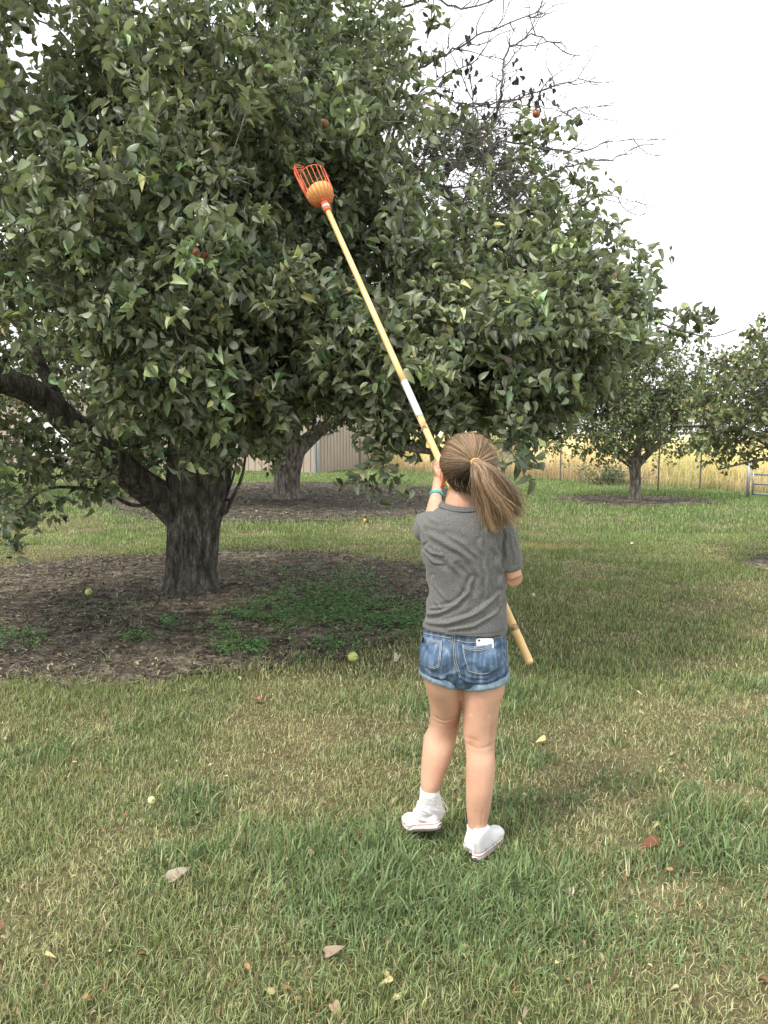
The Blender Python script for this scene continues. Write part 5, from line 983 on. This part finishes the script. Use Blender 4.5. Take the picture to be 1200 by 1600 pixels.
def patch_on(bv, corners, offfn, name, mat, par, nu=26, nv=30):
    """cloth panel lying on a surface; corners: left edge list and right edge list from top to bottom"""
    Lf = spline(np.array(corners[0], float), nv); Rt = spline(np.array(corners[1], float), nv); V = np.zeros((nv, nu, 3)); 
    for i in range(nv):
        for j in range(nu):
            u, v = j / (nu - 1), i / (nv - 1); q = Lf[i] * (1 - u) + Rt[i] * u; q = q + np.array([0, corners[2] * math.sin(math.pi * u) * (1 - v) + corners[3] * math.sin(math.pi * u) * v])
            d = Vector(ray(*q)).normalized(); h = bv.ray_cast(Vector((0, 0, H)), d); V[i, j] = np.array(h[0] if h[0] else Vector((0, 0, H)) + d * 3.0) - np.array(d) * offfn(u, v)
    i, j = np.meshgrid(np.arange(nv - 1), np.arange(nu - 1), indexing='ij'); F_ = np.stack([i * nu + j, i * nu + j + 1, (i + 1) * nu + j + 1, (i + 1) * nu + j], -1).reshape(-1, 4)
    c = .95 + .25 * np.exp(-(((np.arange(nu) / nu - .5)[None] / .35) ** 2 + ((np.arange(nv) / nv - .5)[:, None] / .35) ** 2)); c[:2] *= 1.25; c[:, :2] *= 1.15; c[:, -2:] *= 1.15; c[-2:] *= 1.15
    o = mesh(name, V.reshape(-1, 3), F_, mat, par, colr=np.repeat(c.reshape(-1, 1), 3, 1)); m = o.modifiers.new('t', 'SOLIDIFY'); m.thickness = .0022; m.offset = -1; return o, V
bev = lambda u, v, e=.10: min(1, min(u, 1 - u, 1 - v) / e) if min(u, 1 - u, 1 - v) > 0 else 0
pl_, _ = patch_on(bd, ([(658.5, 994), (657.5, 1012), (657.5, 1034), (661, 1040)], [(691.5, 1001), (690, 1020), (687, 1038), (686, 1043)], 0, 4), lambda u, v: .0026, 'pocket', m_denim, shorts)
pr_o, _ = patch_on(bd, ([(721.5, 1006.5), (724, 1025), (729, 1043), (733, 1049)], [(775.5, 1003), (776.5, 1022), (777, 1040), (775, 1045)], 5, 7), lambda u, v: .003 + .011 * math.exp(-((u - .68) / .40) ** 6) * max(0, 1 - v * 1.1) * min(1, u * 6, (1 - u) * 14), 'pocket', m_denim, shorts)
for pts in ([(660, 996.5), (690, 1003)], [(661, 999), (690, 1005.5)], [(690, 1004), (688.5, 1022), (685.5, 1041), (671, 1045.5), (660, 1038)], [(688, 1006), (686.5, 1022), (683.5, 1039), (671, 1043), (662, 1036)]): seam(bd, pts, 'stitching', m_thread, pl_, .0008, .0052, 26)
for pts in ([(723, 1009), (735, 1013), (748, 1014), (762, 1011), (775, 1006)], [(723, 1011.5), (735, 1015.5), (748, 1016.5), (762, 1013.5), (775, 1008.5)]): seam(bd, pts, 'stitching', m_thread, pr_o, .0008, .0158, 30)
for pts in ([(723.5, 1010), (726, 1026), (731, 1043), (734, 1049), (757, 1053), (774, 1044)], [(774.5, 1010), (775.5, 1026), (775.5, 1043)]): seam(bd, pts, 'stitching', m_thread, pr_o, .0008, .0055, 34)
for pts in ([(707, 992), (708.5, 1012), (710, 1034), (714, 1046), (719, 1060)], [(709.5, 992), (711, 1012), (712.5, 1032), (716, 1044), (720, 1056)], [(700, 1001), (708, 1003)], [(661, 988.5), (680, 993), (706, 997)], [(712, 1000), (735, 1004), (760, 1000), (790, 993)], [(792, 1000), (794, 1020), (794, 1040)]): seam(bd, pts, 'stitching', m_thread, shorts, .0009, .0012, 30)

# --- phone in the back pocket (its own thing)
m_phone = noise_mix(M('phone_shell', rough=.25, spec=.6, Metallic=.2), [(.3, (.70, .71, .74)), (.7, (.78, .79, .82))], 5, 2)
c = drape(bd, [(757, 1004), (757.5, 1005), (758, 1006)], 0, 3)[1]; c2 = drape(bd, [(757, 1022), (758, 1023), (758, 1024)], 0, 3)[1]; up_ = nrm(c - c2); xx = nrm(np.cross(up_, (0, 1, 0))); xx = xx if xx[0] > 0 else -xx; nn = np.cross(xx, up_); nn = nn if nn[1] < 0 else -nn
up_ = nrm(up_ + xx * -.06 + nn * .34); PM = np.stack([xx, nn, up_], 1)
pc_ = c + nn * .004 + up_ * (-.045)
ph = empty('phone', pc_); tag(ph, 'white phone sticking out of the back pocket of the denim shorts', 'phone')
def rrect(w_, h_, r, n=8):
    P = [];
    for cx, cy, a0 in ((w_ - r, h_ - r, 0), (-w_ + r, h_ - r, 90), (-w_ + r, -h_ + r, 180), (w_ - r, -h_ + r, 270)):
        for q in np.radians(np.linspace(a0, a0 + 90, n)): P.append((cx + r * math.cos(q), cy + r * math.sin(q)))
    return np.array(P)
o2 = rrect(.0325, .062, .009); m_ = len(o2); V = np.concatenate([np.c_[o2[:, 0] * s_, np.full(m_, y_), o2[:, 1] * s_] for y_, s_ in ((-.0036, .97), (-.0028, 1), (.0028, 1), (.0036, .97))]) @ PM.T + pc_
i, j = np.meshgrid(np.arange(3), np.arange(m_), indexing='ij'); j2 = (j + 1) % m_; g = Geo(); g.add(V, [np.stack([i * m_ + j, i * m_ + j2, (i + 1) * m_ + j2, (i + 1) * m_ + j], -1).reshape(-1, 4), np.arange(m_)[None, ::-1], 3 * m_ + np.arange(m_)[None]]); g.build('shell', m_phone, ph, smooth=False)
m_lens = M('lens', (.01, .01, .012), .1, .6); g = Geo(); g.add(*ellipsoid(pc_ + PM @ np.array([-.022, .0038, .054]), (.0042, .0012, .0042), PM, 16, 8)); g.build('camera_lens', m_lens, ph); g = Geo(); g.add(*ellipsoid(pc_ + PM @ np.array([-.0145, .0038, .0545]), (.0018, .001, .0018), PM, 12, 6)); g.build('flash', m_phone, ph)

# --- wristband
g = Geo(); bc = WRL + (ELL_ - WRL) * .06 * 0 + np.array([-.001, -.012, -.012]); ax_ = nrm(WRL - at(680, 786, 3.43)); b1_ = nrm(np.cross(ax_, (0, 1, .2))); b2_ = np.cross(ax_, b1_); a = np.linspace(0, 2 * math.pi, 40); prof = [(-.0065, .0295), (-.006, .0312), (.006, .0312), (.0065, .0295)]
V = np.array([[bc + ax_ * h + (b1_ * math.cos(q) + b2_ * math.sin(q)) * r for q in a[:-1]] for h, r in prof]); n_ = 39; i, j = np.meshgrid(np.arange(4), np.arange(n_), indexing='ij'); j2 = (j + 1) % n_; i2 = (i + 1) % 4
g.add(V.reshape(-1, 3), np.stack([i * n_ + j, i * n_ + j2, i2 * n_ + j2, i2 * n_ + j], -1).reshape(-1, 4)); g.build('wristband', m_teal, girl, smooth=False)

# --- shoes and socks
def shoe(heel, toe, name, bend=0, lace=True):
    L = .226; f = nrm(toe - heel); up = np.array([0, 0, 1.]); s = nrm(np.cross(f, up)); up = np.cross(s, f); A3 = np.stack([f, s, up], 1)
    def T_(P):
        P = np.array(P, float); x, z = P[..., 0].copy(), P[..., 2].copy(); k = np.clip((.165 - x) / .04, 0, 1); th_ = bend * k; b_ = np.clip(.165 - x, 0, None)
        P[..., 0] = np.where(x < .165, .165 - b_ * np.cos(th_) + z * np.sin(th_), x); P[..., 2] = np.where(x < .165, b_ * np.sin(th_) + z * np.cos(th_), z); return P @ A3.T + heel
    n = 64; th = np.arange(n) * 2 * math.pi / n
    def outline(xb, xf, wsc):
        t = (1 - np.cos(th)) / 2; x = xb + (xf - xb) * t; q = x / L; wd = np.interp(q, [-.05, .05, .2, .4, .6, .75, .88, 1.0], [.027, .029, .029, .030, .037, .042, .040, .031])
        e = np.sign(np.sin(th)) * np.abs(np.sin(th)) ** .62; return np.stack([x, wd * e * wsc + .004 * np.sin(q * 3), 0 * x], -1)
    root = empty('shoe', heel); root.parent = girl; root.location = heel - np.array(girl.location)
    def stack(levels, nm, mat, cap=True):
        V = [];
        for z, xb, xf, ws in levels: P = outline(xb, xf, ws); P[:, 2] = z + (.012 * np.clip((P[:, 0] - .17) / .07, 0, 1) ** 2 if nm != 'upper' else .010 * np.clip((P[:, 0] - .17) / .07, 0, 1) ** 2); V.append(T_(P))
        K = len(levels); i, j = np.meshgrid(np.arange(K - 1), np.arange(n), indexing='ij'); j2 = (j + 1) % n; F_ = [np.stack([i * n + j, i * n + j2, (i + 1) * n + j2, (i + 1) * n + j], -1).reshape(-1, 4)]
        if cap: F_ += [np.arange(n)[None, ::-1], (K - 1) * n + np.arange(n)[None]]
        g = Geo(); g.add(np.concatenate(V), F_); return g.build(nm, mat, root)
    stack([(-.004, .004, L - .006, .95), (.006, -.003, L + .003, 1.01)], 'outsole', m_outsole)
    so2 = stack([(.004, -.002, L + .002, 1.0), (.010, -.004, L + .004, 1.03), (.027, -.003, L + .003, 1.02), (.030, 0, L, .98)], 'sole', m_rub)
    for z, mt_, nm in ((.0265, m_red, 'red_stripe'), (.009, m_navy, 'dark_stripe')): 
        P = outline(-.0045, L + .0045, 1.045); P[:, 2] = z + .012 * np.clip((P[:, 0] - .17) / .07, 0, 1) ** 2; P = T_(P); g = Geo(); g.add(*tubes(np.vstack([P, P[:1]])[None], np.full((1, n + 1), .0011), 5, cap=False)); g.build(nm, mt_, so2)
    stack([(.024, .003, L - .004, .93), (.04, .002, L - .006, .92), (.05, .002, L - .016, .90), (.057, .001, L - .034, .87), (.064, 0, L - .058, .84), (.072, -.001, L - .085, .85), (.082, -.001, L - .105, .84), (.092, 0, L - .12, .84), (.104, .002, L - .13, .84), (.114, .006, L - .138, .80), (.118, .012, L - .146, .68)], 'upper', m_canvas)
    g = Geo(); g.add(*ellipsoid(T_([L - .045, .002, .034]), (.045, .038, .022), A3)); g.build('toe_cap', m_rub, root)
    g = Geo(); g.add(*box(T_([-.0055, 0, .019]), (.0015, .011, .0055), A3)); g.build('heel_label', m_rub, so2); g = Geo(); g.add(*box(T_([-.0075, .003, .019]), (.0008, .006, .002), A3)); g.build('heel_mark', m_navy, so2)
    for yy in (-.0035, .0035): g = Geo(); P = T_(np.array([[-.0035, yy, .030], [-.0042, yy, .06], [-.0038, yy, .085]])); g.add(*tubes(P[None], np.full((1, 3), .0009), 5)); g.build('heel_seam', m_thread2, root)
    for k in range(5):
        x0 = L - .075 - k * .017; z0 = .058 + k * .0085; P = T_(np.array([[x0, -.020, z0 - .006], [x0 + .004, -.008, z0 + .006], [x0 + .006, .008, z0 + .006], [x0 + .002, .022, z0 - .005]])); lc = Geo(); lc.add(*tubes(spline(P, 8)[None], np.full((1, 8), .0024), 5)); lc.build('lace', m_canvas, root)
    if lace:
        for pts in lace: P = np.array([at(*q) for q in pts]); lc = Geo(); lc.add(*tubes(spline(P, 26)[None], np.full((1, 26), .0022), 6)); lc.build('lace', m_canvas, root)
    return T_
TF = shoe(HR_, TR_, 'shoe', lace=None)
TF2 = shoe(HL_, TL_, 'shoe', bend=R(22), lace=[[(685, 1252, 3.07), (692, 1253, 3.06), (698, 1262, 3.06), (699, 1267, 3.06), (693, 1268, 3.06), (686, 1260, 3.06), (683, 1252, 3.07)], [(684, 1243, 3.06), (688, 1245, 3.06), (692, 1249, 3.06)], [(684, 1262, 3.07), (687, 1272, 3.05), (687, 1279, 3.05), (682, 1281, 3.05)]])
def sock(rings, nm, seed):
    V, F_ = loft(rings, sub=60, n=56, caps=True); cx = np.mean([r[0] for r in rings]); a = np.arctan2(V[:, 1] - rings[0][1], V[:, 0] - cx); z = V[:, 2]; k = .0022 * (fbm(a * 1.2 + 4, z * 75 + a * 1.5, seed, 3) - .5) * 2 + .0008 * np.sin(a * 40)
    d = np.stack([np.cos(a), np.sin(a), 0 * a], -1); g = Geo(); g.add(V + d * k[:, None], F_); g.build(nm, m_sock, girl)
sock([sec(730, 762, 1291, 2.935, .043, -.05), sec(730, 762.5, 1296, 2.935, .044), sec(728, 763, 1306, 2.935, .046), sec(725, 765, 1316, 2.94, .05), sec(724, 768, 1324, 2.95, .052)], 'sock', 3)
sock([sec(656.5, 686, 1232, 3.027, .044, -.05), sec(656, 687, 1240, 3.027, .045), sec(655, 690, 1252, 3.035, .047), sec(652, 693, 1262, 3.045, .05), sec(650, 694, 1268, 3.055, .05), sec(650, 692, 1276, 3.055, .045)], 'sock', 7)

# --- hair
tie = at(743, 722.5, 2.895); HR3 = np.array([.103, .112, .116])
vt = HM.T @ (tie - hc); vt = nrm(vt / HR3)
upv = nrm(np.array([0, 0, 1.]) - vt * vt[2]); lfv = np.cross(upv, vt); lfv = lfv if lfv[0] < 0 else -lfv
TH = np.array([0, 35, 62, 88, 108, 128, 150, 180, 205, 230, 250, 272, 300, 325, 360.]); TM = np.array([122, 120, 112, 98, 88, 86, 83, 80, 83, 86, 88, 98, 112, 120, 122.])
def hairpt(phi, th, lift=0):
    v = np.cos(th)[..., None] * vt + np.sin(th)[..., None] * (np.cos(phi)[..., None] * upv + np.sin(phi)[..., None] * lfv)
    r = 1 + .045 * (noise(phi * 8 + .3 * th, 0 * phi, 5) - .5) * np.clip(np.sin(th) * 2, 0, 1) + .018 * (noise(phi * 26, th * 1.2, 6) - .5)
    r = r + .05 * np.exp(-(th / .16) ** 2) + lift
    sc = np.where(v[..., 2:3] < -.1, 1 + .10 * v[..., 2:3], 1.0)
    return hc + (v * HR3 * r[..., None] * np.concatenate([sc, np.ones_like(sc), np.ones_like(sc)], -1)) @ HM.T
n_, k_ = 180, 40; PH, U_ = np.meshgrid(np.linspace(0, 2 * math.pi, n_, endpoint=False), np.linspace(.0, 1, k_), indexing='ij')
TMX = np.radians(np.interp(np.degrees(PH), TH, TM)); V = hairpt(PH, TMX * U_, -.02 * (U_ > .97) - .006)
i, j = np.meshgrid(np.arange(n_), np.arange(k_ - 1), indexing='ij'); i2 = (i + 1) % n_
g = Geo(); g.add(V.reshape(-1, 3), np.stack([i * k_ + j, i2 * k_ + j, i2 * k_ + j + 1, i * k_ + j + 1], -1).reshape(-1, 4), (.05, .03, .02)); 
rg = np.random.default_rng(12); NS, K = 9000, 12
phi = rg.random(NS) * 2 * math.pi; tm = np.radians(np.interp(np.degrees(phi), TH, TM)); st = tm * np.where(rg.random(NS) < .6, rg.uniform(.93, 1.01, NS), rg.uniform(.3, 1, NS)); s = np.linspace(0, 1, K)[None]
TT = st[:, None] * (1 - s) + .045 * s; PHs = phi[:, None] + (rg.normal(size=(NS, 1)) * .05) * np.sin(s * math.pi) + rg.normal(size=(NS, 1)) * .03 * (1 - s)
fly = np.where(rg.random(NS) < .10, rg.uniform(.015, .13, NS), rg.uniform(-.004, .010, NS))[:, None] * np.sin(s * math.pi) ** .7
P = hairpt(PHs, TT, 0) ; v0 = nrm(P - hc); P = P + v0 * (fly * .1)[..., None]
low = np.clip(.18 - np.cos(phi) * 1.1 + .35 * (noise(phi * 20, 0 * phi, 9) - .5), 0, 1)[:, None]  # lower strands darker: dark underlayer, plus shade painted into the colour
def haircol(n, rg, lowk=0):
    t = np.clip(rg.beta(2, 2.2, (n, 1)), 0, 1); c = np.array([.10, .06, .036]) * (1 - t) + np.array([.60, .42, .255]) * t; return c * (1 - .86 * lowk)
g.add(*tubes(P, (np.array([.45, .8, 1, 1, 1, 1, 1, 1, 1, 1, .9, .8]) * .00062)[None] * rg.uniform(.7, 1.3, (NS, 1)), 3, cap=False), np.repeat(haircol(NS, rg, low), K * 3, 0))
# ponytail thrown to the right by the wind
NS, K = 9000, 16; q = rg.random(NS); li = rg.integers(0, 40, NS); lk = rg.random(40)[li]; tied = rg.random(NS) < .86; q = np.where(tied, np.clip(lk + rg.normal(size=NS) * .016, 0, 1), q); lj = (rg.normal(size=(40, 3)) * np.array([.007, .012, .007]))[li] * tied[:, None]; llen = rg.uniform(.78, 1.04, 40)[li]; lcol = rg.uniform(.45, 1.45, 40)[li]
e0_, e1_, e2_ = at(764, 818, 2.90), at(790, 825, 2.90), at(814, 808, 2.92)
m0_, m1_, m2_ = at(738, 762, 2.865), at(762, 755, 2.85), at(792, 752, 2.885); p0_, p1_, p2_ = at(737, 735, 2.86), at(750, 728, 2.85), at(764, 724, 2.87)
def quad(a, b, c, t): t = t[:, None]; return (1 - t) ** 2 * a + 2 * t * (1 - t) * (2 * b - .5 * a - .5 * c) + t * t * c
jit = lambda s_: rg.normal(size=(NS, 3)) * s_
dpt = rg.normal(size=(NS, 1)) * np.array([[.0, .020, .0]])
A0 = tie + jit(.004) + np.array([0, 0, -.003]); A1 = quad(p0_, p1_, p2_, q) + jit(.004) + dpt * .5; A2 = quad(m0_, m1_, m2_, q) + jit(.006) + dpt; A3_ = quad(e0_, e1_, e2_, q) + jit(.006) + dpt * .5 + lj * 1.5; A2 = A2 + lj * 1.2; A1 = A1 + lj * .4
ln = (rg.uniform(.58, .94, NS) * llen)[:, None]; A2 = A2 + (rg.random((NS, 1)) < .3) * rg.normal(size=(NS, 3)) * .006; A3_ = A2 + (A3_ - A2) * ln
wild = rg.random(NS) < .22; A3_[wild] += rg.normal(size=(wild.sum(), 3)) * .024 + (.006, 0, 0); A2[wild] += rg.normal(size=(wild.sum(), 3)) * .009
t = np.linspace(0, 1, K)[None, :, None]; C0, C1, C2, C3 = A0[:, None], (A1 * 1.6 - A0 * .3 - A2 * .3)[:, None], (A2 * 1.35 - A1 * .2 - A3_ * .15)[:, None], A3_[:, None]
P = (1 - t) ** 3 * C0 + 3 * t * (1 - t) ** 2 * C1 + 3 * t * t * (1 - t) * C2 + t ** 3 * C3
wvp = (lk * 60 + rg.normal(size=NS) * .25)[:, None]; P[..., 0] += .011 * np.sin(t[..., 0] * 7 + wvp) * t[..., 0]; P[..., 2] += .007 * np.cos(t[..., 0] * 8 + wvp * 1.7) * t[..., 0]; P[..., 1] += .010 * np.sin(t[..., 0] * 7 + wvp * 2.3) * t[..., 0]
cl = haircol(NS, rg); lkc = lcol[:, None]; under = np.clip(-dpt[:, 1:2] / .02, -1, 1); cl = cl * lkc
g.add(*tubes(P, (np.linspace(1, .45, K) * .00066)[None] * rg.uniform(.7, 1.3, (NS, 1)), 3, cap=False), np.repeat(cl, K * 3, 0))
# loose wisps round the neck and crown
NW_ = 800; phi = rg.random(NW_) * 2 * math.pi; tm = np.radians(np.interp(np.degrees(phi), TH, TM)); K = 8; P = np.zeros((NW_, K, 3)); a0 = hairpt(phi, tm * rg.uniform(.5, 1, NW_)); P[:, 0] = a0; dd = nrm(a0 - hc) * .35 + np.array([.9, -.1, -.25]) + rg.normal(size=(NW_, 3)) * .5; Lw = rg.uniform(.015, .075, NW_)
for k in range(1, K): dd = dd + np.array([.06, 0, -.16]) + rg.normal(size=(NW_, 3)) * .08; P[:, k] = P[:, k - 1] + nrm(dd) * Lw[:, None] / K
g.add(*tubes(P, (np.linspace(1, .3, K) * .0004)[None] * np.ones((NW_, 1)), 3, cap=False), np.repeat(np.array([.42, .29, .17]) * rg.uniform(.6, 1.1, (NW_, 1)), K * 3, 0))
hair = g.build('hair', m_hair, girl, colr=True)
g = Geo(); td = nrm(at(748, 726, 2.85) - hc); x_ = nrm(np.cross(td, (0, 0, 1))); z_ = np.cross(x_, td); a = np.linspace(0, 2 * math.pi, 30)
for k, o_ in enumerate((.0, .005)): g.add(*tubes(np.array([[tie + td * (o_ - .003) + (x_ * math.cos(q) * .0155 + z_ * math.sin(q) * .013) for q in a]]), np.full((1, 30), .0032), 7, cap=False))
g.build('hair_tie', m_tie, hair)
